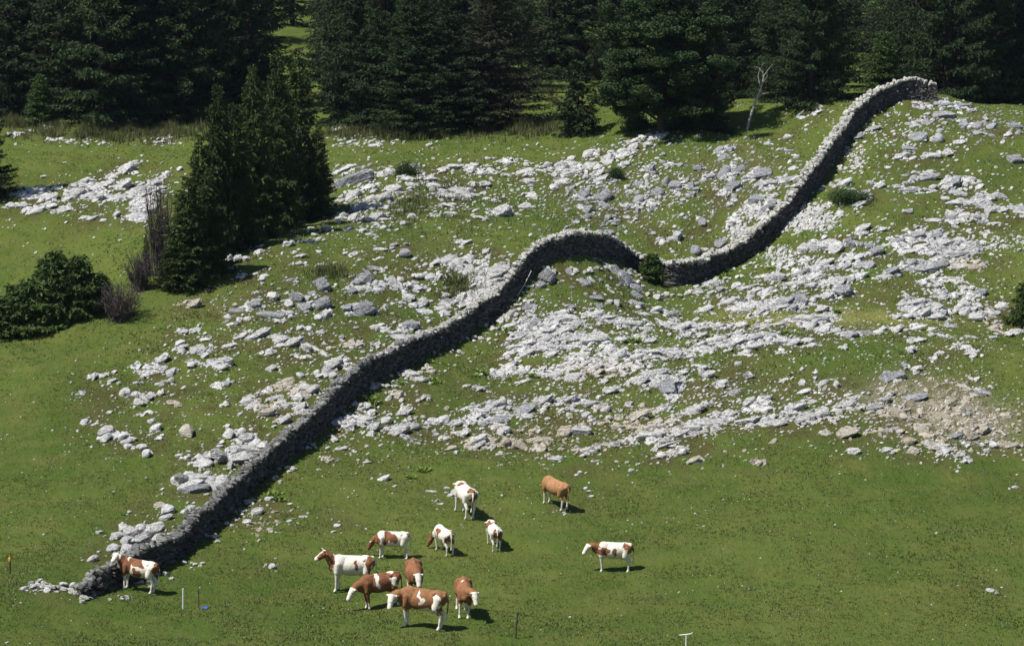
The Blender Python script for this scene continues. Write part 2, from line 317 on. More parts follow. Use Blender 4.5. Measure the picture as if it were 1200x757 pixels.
# ---------------------------------------------------------------- rocks: pixel x, y, width, height, tilt, tone (shade on the broad boulder by the firs put in as grey)
ROCKS = """
22 157 18 8|35 153 10 5|56 150 10 4 20|60 164 12 4|76 164 8 3|100 167 8 3|120 168 8 5|195 162 14 7|185 168 6 3
40 223 26 14 20|24 227 14 8 10|13 240 12 8|27 241 16 10 10|59 232 20 9 20|68 220 11 6|61 240 12 6|43 247 14 7 15|77 244 22 8 5|76 234 14 6 30|87 216 8 8|98 211 18 9 30|91 225 16 16 60|104 228 20 9 20|111 219 16 9 25|113 231 18 10 25|128 215 22 9 25|146 199 26 12 40|156 190 12 6 20|144 216 22 12 35|128 231 16 8 10|139 231 18 10 20|174 216 26 9 25|172 227 40 9 15|167 235 26 7 5|167 242 18 6 5|174 246 24 9 25|167 257 18 7 5|137 250 10 8|152 253 18 5|104 256 24 7 15|189 220 12 8|193 205 12 5 20|130 207 10 4 20
424 149 24 5|392 153 14 5 15|400 164 8 5|410 166 12 5 20|439 170 16 5|503 169 8 4
412 209 50 22 12 g|406 197 38 12 12|457 200 11 13|484 195 11 8|479 209 14 7|483 216 12 8|503 208 18 8 20|518 199 10 8 20|533 195 18 13|553 194 16 10|551 199 14 8|509 217 18 8|564 203 12 8 30|574 199 10 8|568 215 16 14|594 205 14 10|572 185 11 6|593 189 17 14
433 219 16 9|413 227 20 12 30|406 235 16 10|435 233 14 10|449 231 20 14 30|461 221 16 16 50|422 243 16 10 30|412 255 20 14 45|393 255 10 9|402 251 12 14|443 253 14 16 60|453 243 14 10|431 257 12 8|406 267 16 12|384 267 12 16|445 267 16 8|449 257 12 8|473 261 12 8|467 247 12 8|483 253 10 9|435 275 14 6|425 270 8 8
538 223 30 14 10|527 229 18 10|544 229 22 12|527 241 20 9|529 251 18 11|511 253 14 8|566 256 18 10|586 247 26 18 15|570 233 10 9|580 235 10 6|554 215 14 8
615 200 20 12|620 212 14 10|642 192 12 17|669 185 8 8|655 197 18 9|659 191 16 7|671 191 14 8|677 195 10 6|667 203 34 8 8|659 213 18 8|649 219 10 8 30|687 181 16 10 20|693 176 8 6|713 184 14 10|713 190 12 9|727 177 16 8 5|727 183 20 8 10|717 178 10 7|740 174 18 7 25|742 165 20 9 20|752 160 8 9|766 161 12 9|760 169 12 9|774 159 14 9|733 191 10 8|701 195 14 9|690 193 8 9|687 207 8 8|699 203 18 6 10|703 209 24 12 20|620 229 16 9 30|614 241 16 8 20|607 251 10 4
683 227 18 12 40 g|683 234 16 6 0 g|687 245 18 8 50 g|689 253 8 9 0 g|675 260 9 8 0 g|707 229 20 14 40 g|707 239 14 14 0 g|750 215 10 18 55 g|760 199 18 10 25 g|748 233 12 9 40 g|754 239 6 6|770 225 14 14 60 g|780 213 10 16 0 g|792 217 16 16 0 g|782 193 8 10 0 g|734 254 10 5|734 241 9 5|715 271 10 8 0 g|721 259 14 6 0 g|766 273 8 6|774 283 12 5|794 275 10 16|766 239 10 6
933 137 22 4 25|958 131 16 5 30|945 147 7 4|923 160 10 6|899 168 12 6|933 184 11 5|926 176 12 6|841 175 14 10 30 g|855 175 12 8 0 g|848 185 18 10 35 g|818 197 7 15 80 g|833 205 8 14 60 g|825 211 9 8 0 g|847 203 22 12 50 g|865 199 18 12 30 g|891 203 26 14 0 g|899 215 28 13 -5 g|859 217 22 16 35 g|849 227 8 8|887 233 20 14 0 g|887 245 22 9|905 239 12 16 0 g|927 209 16 10 0 g|928 197 10 6|861 235 10 6|810 217 10 10 0 g|824 258 9 7
1075 121 12 5|1107 122 24 5 0 g|1128 123 22 5 0 g|1107 134 26 18 0 g|1129 144 12 10 0 g|1075 147 18 12|1087 142 12 10 0 g|1075 160 24 16 45 g|1068 158 8 14|1065 174 18 9 0 g|1053 183 24 8 20|1067 186 14 6|1041 196 11 5|1027 130 10 4|1024 150 20 8 10 g|1006 160 14 14 0 g|1146 146 16 9 0 g|1146 155 12 9 0 g|1162 148 16 10 0 g|1190 146 22 14 0 g|1162 158 10 7|1180 158 10 5|1099 162 12 12 0 g|1123 166 14 7|1111 177 13 14|1093 182 20 9|1188 185 17 12 0 g|1083 209 36 8 12 g|1065 222 24 7 5 g|1117 213 22 11 30|1133 211 22 10 30|1111 219 12 9|1117 225 16 8|1127 226 12 8|1109 233 12 8|1148 218 11 6 20|1174 230 16 8|1162 229 10 14|1148 235 14 7|1117 237 20 7|1135 238 16 7|1163 245 15 7|1115 250 14 9|1194 247 18 10|1146 253 10 6|1127 253 8 6|1006 239 20 8 15|1008 227 20 8 20|1020 213 8 5|1030 217 14 6|990 213 20 8 25
265 304 18 20|279 302 14 18|289 302 8 12|285 288 12 9 20|267 290 14 5|303 295 12 9|301 289 14 6|265 314 16 8|339 285 14 6 30|362 283 30 8 10|352 299 18 4 15|348 309 14 4|339 328 22 4 10 g|307 326 8 6|283 324 9 5|376 310 14 5|320 346 11 12|347 345 14 18 60 g|358 349 9 12|337 355 12 10|376 333 18 20 40 g|358 359 14 12 30 g|376 355 24 16 40 g|382 367 12 12|372 371 10 9|297 355 18 9 15 g|277 363 18 7 15 g|266 371 9 8 40|319 367 34 11 5 g|339 365 10 8|289 373 12 6|269 380 14 5 15|307 389 26 14 20|295 395 16 9|341 399 30 11 25|329 397 18 8 30|315 414 9 4|359 405 16 12|269 404 18 5 15|277 395 18 5 10|214 388 14 9|228 388 8 5 30|232 407 18 16 30|240 397 12 9|238 417 14 9 30|210 401 14 10|212 411 12 7|263 423 26 10 20|224 425 10 9|390 423 30 10 35|380 415 10 9|351 384 8 5|362 385 8 9|353 419 10 5|226 355 20 9 30 b
424 327 32 14 35 g|440 315 22 9 -5 g|412 339 12 10 0 g|446 292 16 5|475 295 14 9 0 g|461 287 12 5 0 g|486 303 10 4|406 359 14 12 25 g|424 363 30 16 35 g|440 339 16 8|438 331 12 7|463 330 18 10 -35|487 337 18 9|489 323 16 6|504 324 12 9|515 323 9 6|479 347 14 8|497 351 12 16|485 357 12 6|497 364 22 10 5|515 361 14 8|521 355 14 6|523 367 9 10|523 345 12 6|541 347 14 9|549 349 20 18|539 357 12 6|545 284 18 7|523 305 20 9 20|535 306 22 14 20|551 303 14 8|547 317 18 8 25|559 316 14 9 20|563 307 10 6|508 308 12 5|586 316 30 14 15|578 321 22 9 15|574 329 26 8 12|570 341 22 14 20|569 294 9 8|479 381 34 16 15 g|473 395 50 12 15|440 383 16 12|452 387 14 6|440 403 12 6
108 441 14 5 25|120 440 10 5 20|130 446 14 7 25|90 462 9 3|162 429 9 7 35|169 439 10 4|147 459 13 12 -20|159 461 8 12|166 472 8 4|189 419 18 8 35|199 436 18 10 40|183 431 8 5|175 464 8 6|189 460 7 6|203 471 16 7 -10 b|215 454 8 5|258 430 18 6 20|219 507 14 11 45 b|123 506 16 9|123 514 14 6|169 485 9 5|177 493 12 6 20|183 503 12 6 20|187 514 8 6|143 511 12 5|149 517 12 4|150 523 8 5|167 523 8 6|172 532 8 6|110 497 12 4|100 493 7 4|127 483 9 5|267 448 7 9 0 g|256 453 7 8|265 474 7 4|288 469 12 9|293 476 16 7 30|210 534 8 3
307 523 14 8 0 w|298 520 12 8 0 w|268 510 12 7 0 w|282 507 10 7 0 w|288 515 15 12 0 w|258 535 11 20 70 w|283 528 30 10 5 w|283 537 28 10 0 w|270 546 6 6 0 w|234 544 22 7 10|247 534 7 7|208 564 11 10 0 w|214 565 9 20 50 w|224 559 8 12 70 w|232 560 16 8 -10 w|228 569 30 12 12 w|228 575 26 9 8 g|242 556 8 6|246 562 14 8|260 562 11 9|253 571 14 11|197 598 14 9|195 607 13 6|216 600 8 5|224 596 8 6|187 592 10 6 0 b
145 621 9 11 0 w|136 627 12 8 20 w|156 627 14 13 0 w|164 622 11 11 0 w|181 619 17 9 0 w|174 625 12 14 0 w|149 635 13 10 0 w|167 634 20 13 0 w|150 646 14 13 0 w|165 645 18 9 0 w|131 643 12 9 0 w|107 656 12 5|27 690 7 4|186 631 12 9|186 639 10 8
822 260 10 12 0 g|814 293 14 11 0 g|844 285 16 14 0 g|857 259 16 7|834 331 20 16|843 338 10 12 0 g|862 334 14 11|874 338 14 7|886 340 14 9|898 341 20 8|909 324 30 14 20|933 331 30 12 5|953 323 24 14 20|953 333 12 9|978 329 26 18 30|987 340 22 20 10 g|968 345 18 12|854 353 28 11|824 362 24 11|833 342 12 5|817 342 14 8|877 349 12 8|870 360 24 10|889 366 30 5|892 358 16 9|918 351 30 14 15 g|937 349 26 14 0 g|952 351 12 7|911 360 24 9|965 360 18 14|939 319 22 6 10 g|957 317 24 6 10 g|966 308 26 6 10|942 290 20 14 10|954 288 18 18 45|970 286 20 18 50|978 290 20 12 30|996 284 14 14 0 g|994 302 16 10|989 311 16 8 0 g|998 325 10 8|957 371 36 9 10
1013 266 18 9 25|1011 273 12 5|1020 275 8 3|1033 269 14 4|1074 275 20 11 10 g|1050 282 20 8 5 g|1040 280 8 5|1037 287 10 5|1026 293 18 11 0 g|1018 287 9 8 0 g|1009 286 9 7 0 g|1006 300 12 8|1061 294 20 6|1076 288 26 8 10|1105 284 26 12 20|1121 283 18 12 25|1115 295 30 9 -5|1133 288 26 18 35|1141 293 14 9 0 g|1120 299 34 10 0 g|1092 297 12 4|1006 311 14 10 0 g|1018 310 14 12 20 g|1006 323 24 8|1044 317 20 9 0 g|1036 325 10 6|1081 313 40 11 5 g|1096 303 18 5|1104 308 16 9 0 g|1067 308 16 7 0 g|1092 258 22 7|1064 247 11 6 0 g|1115 253 12 9|1126 253 10 8|1119 259 11 7|1121 266 12 5|1133 252 9 7|1145 253 9 8|1163 262 24 5 5|1150 260 12 4|1163 245 18 7|1196 247 16 9|1176 245 9 10|1096 275 16 5 0 g|1142 313 18 7 0 b|1126 313 12 4|1109 326 22 6 10|1082 332 9 5
1062 350 13 6 0 g|1057 357 24 9 25|1074 353 22 8 20|1068 364 24 9 25|1081 366 22 10 30|1098 360 24 9 20|1089 355 14 6|1102 347 18 5 15|1104 342 12 6 0 g|1126 344 24 7 15|1146 343 22 9 0 g|1105 366 14 8 0 g|1100 370 24 8|1063 370 16 6|1130 355 18 10 25|1137 362 20 10 20|1130 364 16 10|1148 358 9 10|1144 371 20 7|1174 358 16 11|1165 366 14 6|1050 370 12 6
598 367 18 8 0 g|618 360 20 9 0 g|598 381 22 7|615 381 9 7|626 377 18 10 10 g|657 366 20 6|667 359 12 8 0 g|663 372 28 12 5|649 378 20 14|673 380 22 10|645 386 20 10|659 388 22 10|630 391 16 10|639 396 22 9 10|655 398 28 8 5|673 394 16 12|606 396 20 9 15|620 400 20 8|602 406 24 7 10|639 407 20 9|665 406 26 7 10|618 413 20 7 20|645 415 18 7 15|699 396 36 13 20|683 415 18 7|709 372 34 9 15|697 368 20 8 15|735 378 36 10 -5|756 384 18 6 5|723 355 8 14|754 368 16 5|746 356 16 9 0 g|768 362 16 6|786 368 20 9 0 g|788 380 40 10 5|729 397 12 6|748 395 20 9 20|760 398 18 7|715 407 16 9|667 427 30 9 20|685 425 24 7 20|697 429 20 7 25|719 419 34 12 40|745 417 26 9 25|766 411 24 10 5|764 419 22 5 15|790 414 26 7 5|612 435 24 9 20|632 437 24 9 25|653 437 20 9|669 441 30 16 10|612 447 22 6|598 427 22 8|586 441 16 7|717 432 18 6|699 437 20 7 30 b|745 445 34 13 25|770 435 34 9 15|780 451 24 22 40 g|715 457 17 7|689 471 26 11 20|665 467 26 9 25|653 473 14 7|632 469 34 10 30|610 479 34 12 25 g|586 489 20 14 20 g|586 473 16 9 20|737 473 12 9|778 479 11 8|687 485 12 9|709 479 16 6|743 489 40 14 30 b|758 481 12 5|707 447 14 6
796 382 34 10|824 383 20 8|841 382 20 10|869 380 18 8|889 383 24 7 5|909 380 24 6|802 393 14 6|822 392 14 6|834 398 24 10 10|820 403 26 8 20|863 398 30 14 20|881 396 24 12 10 g|849 405 26 8 10|879 406 24 5 5|903 393 16 8 0 g|915 400 24 8 10|929 401 18 6|942 372 24 6 10|962 374 26 7 5 g|948 382 26 12|964 385 26 14|978 388 14 12|944 398 18 6|950 405 18 4|990 407 6 6|994 393 12 8 0 g|792 413 24 7|806 417 10 6|828 412 12 5
829 437 22 10 30|823 431 16 5 25|865 426 9 6|845 448 18 7 25|808 446 14 4 30|788 445 18 14|802 436 12 4|859 459 18 10 30 g|879 441 16 5 25 g|943 458 20 8 15|919 445 14 5|964 449 16 7|982 450 7 6 0 b|956 436 7 5|879 470 18 11 35|894 479 24 11 -5|900 466 14 9|952 470 14 9|933 476 24 10 15|929 484 14 7|808 480 38 14 25|841 485 9 7|857 485 16 6 25|873 492 38 13 10|826 495 44 12 5|907 494 32 12 5|941 491 30 14 20|960 485 26 14 30|990 473 24 9 25
982 389 12 12|1001 391 12 10 0 g|1016 390 22 12 0 g|1030 389 12 7|1051 385 18 7|1075 384 26 6|1092 385 12 6|1094 393 22 8 20 g|1075 398 20 6 10|1066 400 10 6 25|1114 383 16 6 15 g|1068 408 10 6|1099 414 16 6 20|1118 406 18 4 35|1132 406 16 9|1137 413 14 5 10|1163 384 20 8 0 b|1165 395 10 6|1183 390 10 9|1196 388 14 6|1074 431 14 7|1144 444 10 4|1094 421 8 4|1110 419 7 4
1039 439 16 16 60 g|1051 439 18 12 0 g|992 475 26 9 25|1001 465 18 6|1039 467 14 7 0 g|1075 463 24 9 0 g|1054 484 28 14 -20 b|994 505 26 14 20 b|1080 501 18 20 0 b|1108 475 30 8 20 b|1118 510 22 9 20 g|1101 522 24 10 5|1106 530 24 10|1135 498 18 14 0 b|1151 501 22 16 0 b|1139 510 14 22 -60 b|1063 515 24 14 0 b|1070 527 14 12 0 b|1042 503 26 7 10 g|1023 477 26 9 0 g|1001 527 16 14|1037 526 18 10|1087 520 10 10|1163 520 9 10|1182 522 24 12 0 b|1127 533 8 4|1180 486 16 9 0 b|1149 460 24 9 0 g
387 428 30 9 35|390 439 9 9|379 440 10 8|371 436 10 7|403 445 16 8|411 432 14 8|419 404 14 5|405 406 20 7 0 b|316 431 16 7|312 457 14 11 40|335 446 24 9 25 b|339 454 20 9 20 b|351 438 9 12|355 453 14 9|363 457 24 12 20|349 465 14 9 40|317 467 28 6 25|294 475 16 7 40|290 469 14 8|331 473 12 14 60|314 481 22 12 15 b|319 481 12 14 60|329 493 24 10 35|349 477 16 7 30|361 483 20 12 45
436 455 9 7|452 452 12 5|466 462 16 9 20 b|426 476 18 7 30|432 483 16 6 40|426 491 22 7 30|406 490 14 5 25|408 498 18 7 30|395 495 9 12 60|438 499 18 10 40|434 509 14 7 40|464 505 32 12 35|472 483 24 9 20|452 492 14 9 25|391 514 9 7|399 525 14 5|383 541 20 4 0 b|430 541 12 4
481 437 20 8|505 435 12 7 0 b|493 445 20 6|486 499 12 9 0 g|517 492 24 9 30|535 496 14 5 20|565 480 18 8 20|559 487 26 8 25|583 472 22 10 30|574 495 40 12 20 g|583 441 22 8 20|561 514 28 9 20|558 522 24 6 30|591 503 18 9|543 507 14 9|530 524 14 9 0 b|521 514 14 6 15|510 509 10 5|591 517 14 10 0 b|607 522 20 16 -30 b|576 523 12 5|449 561 19 8|585 531 9 4 30|547 452 11 5|561 456 10 4|495 466 10 5
631 516 32 16 20 b|633 525 14 10 0 b|662 503 16 16 0 b|683 503 26 10 10|693 492 10 5|714 489 8 7|723 498 14 10 0 b|769 500 26 7 10|758 509 40 11 15|717 520 20 9 20|811 501 30 16 15|774 522 46 5 15|684 528 34 7 18|648 537 12 4|698 540 9 4|800 528 11 7|775 534 15 3|813 538 18 6 20 b|618 487 14 9|675 556 8 3|798 507 24 9 25
733 326 24 18 -30 g|722 318 18 12 -20 g|745 336 16 12 0 g|640 322 18 20 60 g|632 332 14 12 0 g|668 318 10 12 60 g|684 330 10 10 60 g|745 345 14 12 0 g|700 348 24 8 10 g
340 590 8 4|395 615 10 6|318 664 7 5|1160 691 12 6|505 575 14 4|528 580 9 5|515 590 8 3|660 600 6 3|690 575 8 4|740 550 8 4|905 517 12 5 0 b|890 542 9 4 0 b|1130 540 8 3|302 600 12 6|290 612 9 5|315 585 10 4|338 610 8 5|355 605 10 4|1190 570 9 6
"""
def parse():
    out = []
    for ln in ROCKS.strip().split('\n'):
        for it in ln.split('|'):
            t = it.split()
            out.append((float(t[0]), float(t[1]), float(t[2]), float(t[3]), float(t[4]) if len(t) > 4 else 0., t[5] if len(t) > 5 else 'w'))
    return out
RK = parse()
def rock_proto(sub, seed, flatness=.75, blocky=True):
    r = np.random.default_rng(seed); V, F = ico(sub); V = V.copy()
    for _ in range(13 if blocky else 8):
        n = r.normal(size=3); n /= np.linalg.norm(n); d = r.uniform(.52, .82)
        if r.random() < .3: n = np.array([r.normal()*.12, r.normal()*.12, 1.]); n /= np.linalg.norm(n); d = r.uniform(.5, .7)
        k = np.maximum(0, V@n-d); V -= k[:, None]*n*.97
    if sub >= 3:
        V = V*(1+.10*fbm(V*2.1+seed, 3, seed)[:, None])
        # bedding: thin ledges stepping in and out across the block
        g = (V[:, 2]+.35*V[:, 0]*.4+.12*fbm(V*1.5+seed, 2, seed+3))*r.uniform(5, 8)
        s = np.abs((g % 1)-.5)*2; V[:, :2] *= (1-.12*np.clip(1-s*2.4, 0, 1))[:, None]
        # furrows across the top
        q = V[:, 0]*r.uniform(3, 5)+V[:, 1]*r.uniform(1, 3)+fbm(V*1.8+3*seed, 2, seed+8)*1.2
        s = np.clip(1-np.abs((q % 1)-.5)*9, 0, 1)*(V[:, 2] > .05); V[:, 2] -= .13*s
        V += .025*np.stack([vnoise(V*9, seed+21+i) for i in range(3)], -1)
    V /= np.abs(V).max(0)
    return V, F
RP_L = [rock_proto(4, 100+i) for i in range(18)]
RP_M = [rock_proto(2, 200+i) for i in range(14)]
RP_S = [rock_proto(1, 300+i) for i in range(12)]
def rock_frame(u, v, w, h, tilt, P, nrm, rng, roll=.12):
    """axes (columns) already scaled to metres for a rock lying on the slope"""
    D = np.linalg.norm(P); s = F_PX/D
    right = np.array([1., 0, 0]); right -= nrm*right.dot(nrm); right /= np.linalg.norm(right)
    up = np.cross(nrm, right)
    view = -P/D; fs = max(.22, abs(view.dot(nrm)))
    # the beds dip: the long axis climbs out of the slope towards the right
    U = up*.72+nrm*.69; us = max(.3, math.sqrt(max(1-U.dot(view)**2, .05)))
    ct = math.cos(R(tilt)); st_ = math.sin(R(tilt))/us; n = math.hypot(ct, st_)
    X = (right*ct+U*st_)/n; L = w/s/2*n
    nrm = nrm-X*nrm.dot(X); nrm /= np.linalg.norm(nrm); Yv = np.cross(nrm, X)
    hh = h/s
    W = min(.62*hh*rng.uniform(.85, 1.25), L*1.4)
    T = max(hh*.44, .03)*rng.uniform(.85, 1.15)
    A = np.stack([X*L, Yv*W, nrm*T], 1)
    # small random tip so that rocks do not all lie alike
    ax = rng.normal(size=3); ax /= np.linalg.norm(ax); th = rng.normal()*roll
    K = np.array([[0, -ax[2], ax[1]], [ax[2], 0, -ax[0]], [-ax[1], ax[0], 0]]); Rm = np.eye(3)+math.sin(th)*K+(1-math.cos(th))*K@K
    return Rm@A, T
def join(protos, idx, A, L):
    """many transformed copies as one triangle soup"""
    Vs = []; Fs = []; n = 0
    for k, (V, F) in enumerate(protos):
        sel = np.where(idx == k)[0]
        if not len(sel): continue
        W = np.einsum('nij,vj->nvi', A[sel], V)+L[sel][:, None]
        nv = len(V); G = F[None]+(np.arange(len(sel))*nv)[:, None, None]+n
        Vs.append(W.reshape(-1, 3)); Fs.append(G.reshape(-1, 3)); n += nv*len(sel)
    return np.concatenate(Vs), np.concatenate(Fs)

ru = np.array([r[0] for r in RK]); rv = np.array([r[1] for r in RK]); rh = np.array([r[3] for r in RK])
RPos, rok = cast(ru, rv+rh*.15)
RNrm = normal(RPos[:, 0], RPos[:, 1])
def splat(pts, sig, amp):
    out = np.zeros_like(GX)
    for (x, y), s_, a_ in zip(pts, sig, amp):
        i0, i1 = np.searchsorted(xs, [x-3*s_, x+3*s_]); j0, j1 = np.searchsorted(ys, [y-3*s_, y+3*s_])
        out[j0:j1, i0:i1] += a_*np.exp(-((GX[j0:j1, i0:i1]-x)**2+(GY[j0:j1, i0:i1]-y)**2)/(2*s_*s_))
    return out
# bedrock breaking through the turf: tilted beds that run up to the right
sgr = np.array([max(.32, r[2]*(.60 if r[1] < 290 else .55)*RPos[i, 1]/F_PX) for i, r in enumerate(RK)])
near = np.clip(splat(RPos[:, :2], sgr, [.75 if r[1] < 545 else .2 for r in RK]), 0, 1.15)
ga = (GX*.62+GY*.78); gb = (-GX*.78+GY*.62)
wv = fbm(np.stack([GX, GY], -1)/2.6, 2, 41)
nn = 1.25*fbm(np.stack([ga/1.5, gb/.40+wv*1.5], -1), 3, 43)+.45*vnoise(np.stack([GX, GY], -1)/.33, 47)
scar0 = splat(cast([1085,1125,1040,1150,1070,1110],[470,482,458,500,500,460])[0][:, :2], [1.8,1.6,1.2,1.3,1.5,1.5], [.5]*6)
near = np.maximum(near, np.clip(scar0, 0, .50))
fz = [(560,330,70,.42),(450,350,60,.42),(350,400,60,.42),(250,400,45,.36),(300,350,50,.36),(180,450,50,.30),(420,300,50,.32),(640,410,60,.5),(760,400,60,.46),(880,395,70,.46),(500,500,60,.40),(600,500,60,.44),(700,490,60,.44),(800,480,60,.44),(900,475,60,.42),(980,500,45,.42),(720,235,50,.46),(780,215,40,.46),(860,200,45,.46),(900,230,35,.44),(960,300,40,.42),(1080,360,50,.36),(1120,230,50,.36),(1060,170,50,.36),(1160,145,40,.42),(480,235,60,.44),(560,225,50,.44),(110,232,60,.40),(900,345,60,.44),(1060,290,50,.34),(960,430,50,.3),(1120,400,50,.34),(700,330,30,.40),(330,460,50,.38),(1260,300,60,.44),(1330,360,60,.42),(1270,450,60,.42),(1350,250,60,.42),(1260,190,50,.42),(-60,230,60,.42),(-150,240,60,.42)]
fP = cast([f[0] for f in fz], [f[1] for f in fz])[0]
for f, p in zip(fz, fP): near = np.maximum(near, splat([p[:2]], [f[2]*p[1]/F_PX*.75], [f[3]*1.12]))
saw = ((gb/.55+wv*1.6+.25*nn) % 1.0); joint = np.abs(((ga/1.25+wv*2.2+.3*nn) % 1.0)-.5)
bed = smooth(.52, .63, .78*near+.66*nn)*smooth(.12, .3, near)
bed *= (1-.9*np.clip(1-saw*5.5, 0, 1))*(1-.9*np.clip(1-joint*9, 0, 1))
ZG += -.35*np.clip(scar0, 0, 1)*smooth(-.1, .5, wv)+bed*(.04+.17*saw+.05*vnoise(np.stack([GX, GY], -1)/.3, 49))
RPos, rok = cast(ru, rv+rh*.15); RNrm = normal(RPos[:, 0], RPos[:, 1], 1.0)
area = np.array([r[2]*r[3] for r in RK]); order = np.argsort(-area)
BIG = set(order[:300].tolist())

ZONES = [  # name, u0,u1,v0,v1
 ('the stony shelf below the forest edge', 0,560,140,175),
 ('the pale outcrop on the far left slope', 0,210,175,300),
 ('the boulder field right of the tall firs', 380,520,175,282),
 ('the boulder band left of the round knoll', 520,632,170,262),
 ('the boulder row under the broad tree', 632,800,150,225),
 ('the grey ribs above the curved wall', 630,820,185,290),
 ('the grey ribs left of the climbing wall', 800,950,165,300),
 ('the hilltop right of the wall end', 985,1200,110,200),
 ('the boulder steps on the right slope', 1080,1200,200,272),
 ('the ledges right of the climbing wall', 925,1085,200,312),
 ('the cracked white slabs at far right', 1035,1160,270,335),
 ('the tilted ribs by the right path', 1035,1200,335,376),
 ('the jumble at the wall dip', 800,1035,300,368),
 ('the small cliff below the firs', 250,312,280,320),
 ('the stony slope below the firs', 200,400,276,432),
 ('the rocky rise left of the wall', 400,600,276,412),
 ('the scattered ribs on the left meadow', 80,275,412,540),
 ('the slabs against the lower left wall side', 275,425,400,498),
 ('the rubble heap by the wall bend', 180,312,500,610),
 ('the boulder heap behind the lone cow', 20,195,612,695),
 ('the slab field below the knoll', 580,800,350,460),
 ('the long pale band under the path', 780,1010,368,420),
 ('the thin ribs below the right path', 978,1200,376,435),
 ('the crumbling beige scar', 985,1200,436,545),
 ('the slabs right of the leaning pole', 380,600,430,545),
 ('the lowest slab row in the middle', 600,830,456,545),
 ('the lowest slab row at right', 780,990,422,520),
 ('the open lower pasture', 0,1200,500,757)]
def zone(u, v):
    best = None
    for i, (n, a, b, c, d) in enumerate(ZONES):
        if a <= u < b and c <= v < d: return i
    cx = [((u-(a+b)/2)/600)**2+((v-(c+d)/2)/300)**2 for n, a, b, c, d in ZONES[:-1]]
    return int(np.argmin(cx))
def where(u, v, z):
    n, a, b, c, d = ZONES[z]
    us = [RK[i][0] for i in BIG if RZ[i] == z]; vs = [RK[i][1] for i in BIG if RZ[i] == z]
    fu = (u-min(us))/(max(us)-min(us)+1e-6); fv = (v-min(vs))/(max(vs)-min(vs)+1e-6)
    a = ['left', 'middle', 'right'][min(2, int(fu*3))]; b = ['upper', '', 'lower'][min(2, int(fv*3))]
    if b == '': return {'left': 'left side', 'middle': 'centre', 'right': 'right side'}[a]
    return (b+' '+a)
RZ = {i: zone(RK[i][0], RK[i][1]) for i in BIG}
def desc(i):
    u, v, w, h, t, c = RK[i]; asp = w/h
    size = 'large' if w*h > 330 else 'medium' if w*h > 190 else 'small'
    tone = {'w': 'white', 'g': 'grey', 'b': 'beige'}[c]
    sh = 'upright block' if asp < .95 else ('long slab' if asp > 3 else ('slanted slab' if t >= 25 and asp > 1.4 else ('flat slab' if asp > 1.9 else 'boulder')))
    return f'{size} {tone} {sh}, {where(u, v, RZ[i])} of {ZONES[RZ[i]][0][4:]}'
labs = {}
for i in BIG: labs.setdefault(desc(i), []).append(i)
LAB = {}
ORD = ['first', 'second', 'third', 'fourth', 'fifth', 'sixth', 'seventh', 'eighth', 'ninth']
for d, ids in labs.items():
    ids.sort(key=lambda i: RK[i][0])
    for k, i in enumerate(ids):
        if len(ids) == 1: LAB[i] = d
        elif len(ids) == 2: LAB[i] = ['left ', 'right '][k]+'one: '+d
        else: LAB[i] = ORD[min(k, 8)]+' from left: '+d
        LAB[i] = ' '.join(LAB[i].split()[:16])
lp = []
for k, (V, F) in enumerate(RP_L):
    lp.append(mesh_np('limestone_rock', V, F, M['rock_white'], False))
# jointed slabs: one piece of rock with a crack or two across it
rr = np.random.default_rng(5)
HP = [1.28 if (r[1] > 500 and r[0] < 320) else 1.0 for r in RK]
med = {'w': ([], []), 'g': ([], []), 'b': ([], [])}
TONE = {'w': 'rock_white', 'g': 'rock_grey', 'b': 'rock_beige'}
for i in range(len(RK)):
    u, v, w, h, t, c = RK[i]
    if not rok[i]: continue
    if v < 285 and c == 'w' and u > 800 and rr.random() < .25: c = 'g'
    A, T = rock_frame(u, v, w*1.12*HP[i], h*1.16*HP[i]*HP[i], (t if t else (rr.normal(16, 9) if v > 276 else rr.normal(4, 10))), RPos[i], RNrm[i], rr)
    L = RPos[i]+RNrm[i]*T*(-.05 if HP[i] == 1 else .2)
    if i in BIG:
        o = new_obj('limestone_rock', lp[rr.integers(len(lp))])
        Mx = np.eye(4); Mx[:3, :3] = A; Mx[:3, 3] = L
        o.matrix_world = Matrix(Mx.tolist())
        o.material_slots[0].link = 'OBJECT'; o.material_slots[0].material = M[TONE[c]]
        tag(o, LAB[i], 'rock', 'limestone rocks of '+ZONES[RZ[i]][0])
    else:
        med[c][0].append(A); med[c][1].append(L)
# ---- small stones: round every rock, and strewn on the slopes
def strew(us, vs, sz, tones, protos, name, label, asp=1.7, tiltm=22, seed=1, rocky=None):
    r = np.random.default_rng(seed); P, ok = cast(us, vs); ok &= (P[:, 1] > 88) & (P[:, 1] < 215)
    for tn in 'wgb':
        m = ok & (tones == tn)
        if not m.any(): continue
        Pm = P[m]; nr = normal(Pm[:, 0], Pm[:, 1]); A = []; L = []
        for p, n_, s_, uu, vv in zip(Pm, nr, sz[m], us[m], vs[m]):
            w = s_*r.uniform(.8, 1.5); h = w/ r.uniform(1.1, asp*1.3)
            a, T = rock_frame(uu, vv, w, h, r.normal(tiltm, 18), p, n_, r, .25); A.append(a); L.append(p+n_*T*.25)
        if tn in extra: A += extra[tn][0]; L += extra[tn][1]; 
        A = np.array(A); L = np.array(L)
        V, F = join(protos, r.integers(len(protos), size=len(A)), A, L)
        o = new_obj(name, mesh_np(name, V, F, M[TONE[tn]]))
        tag(o, label[tn], 'stones', None, 'stuff')
extra = med
U = []; Vv = []; S = []; T_ = []
g = np.random.default_rng(21)
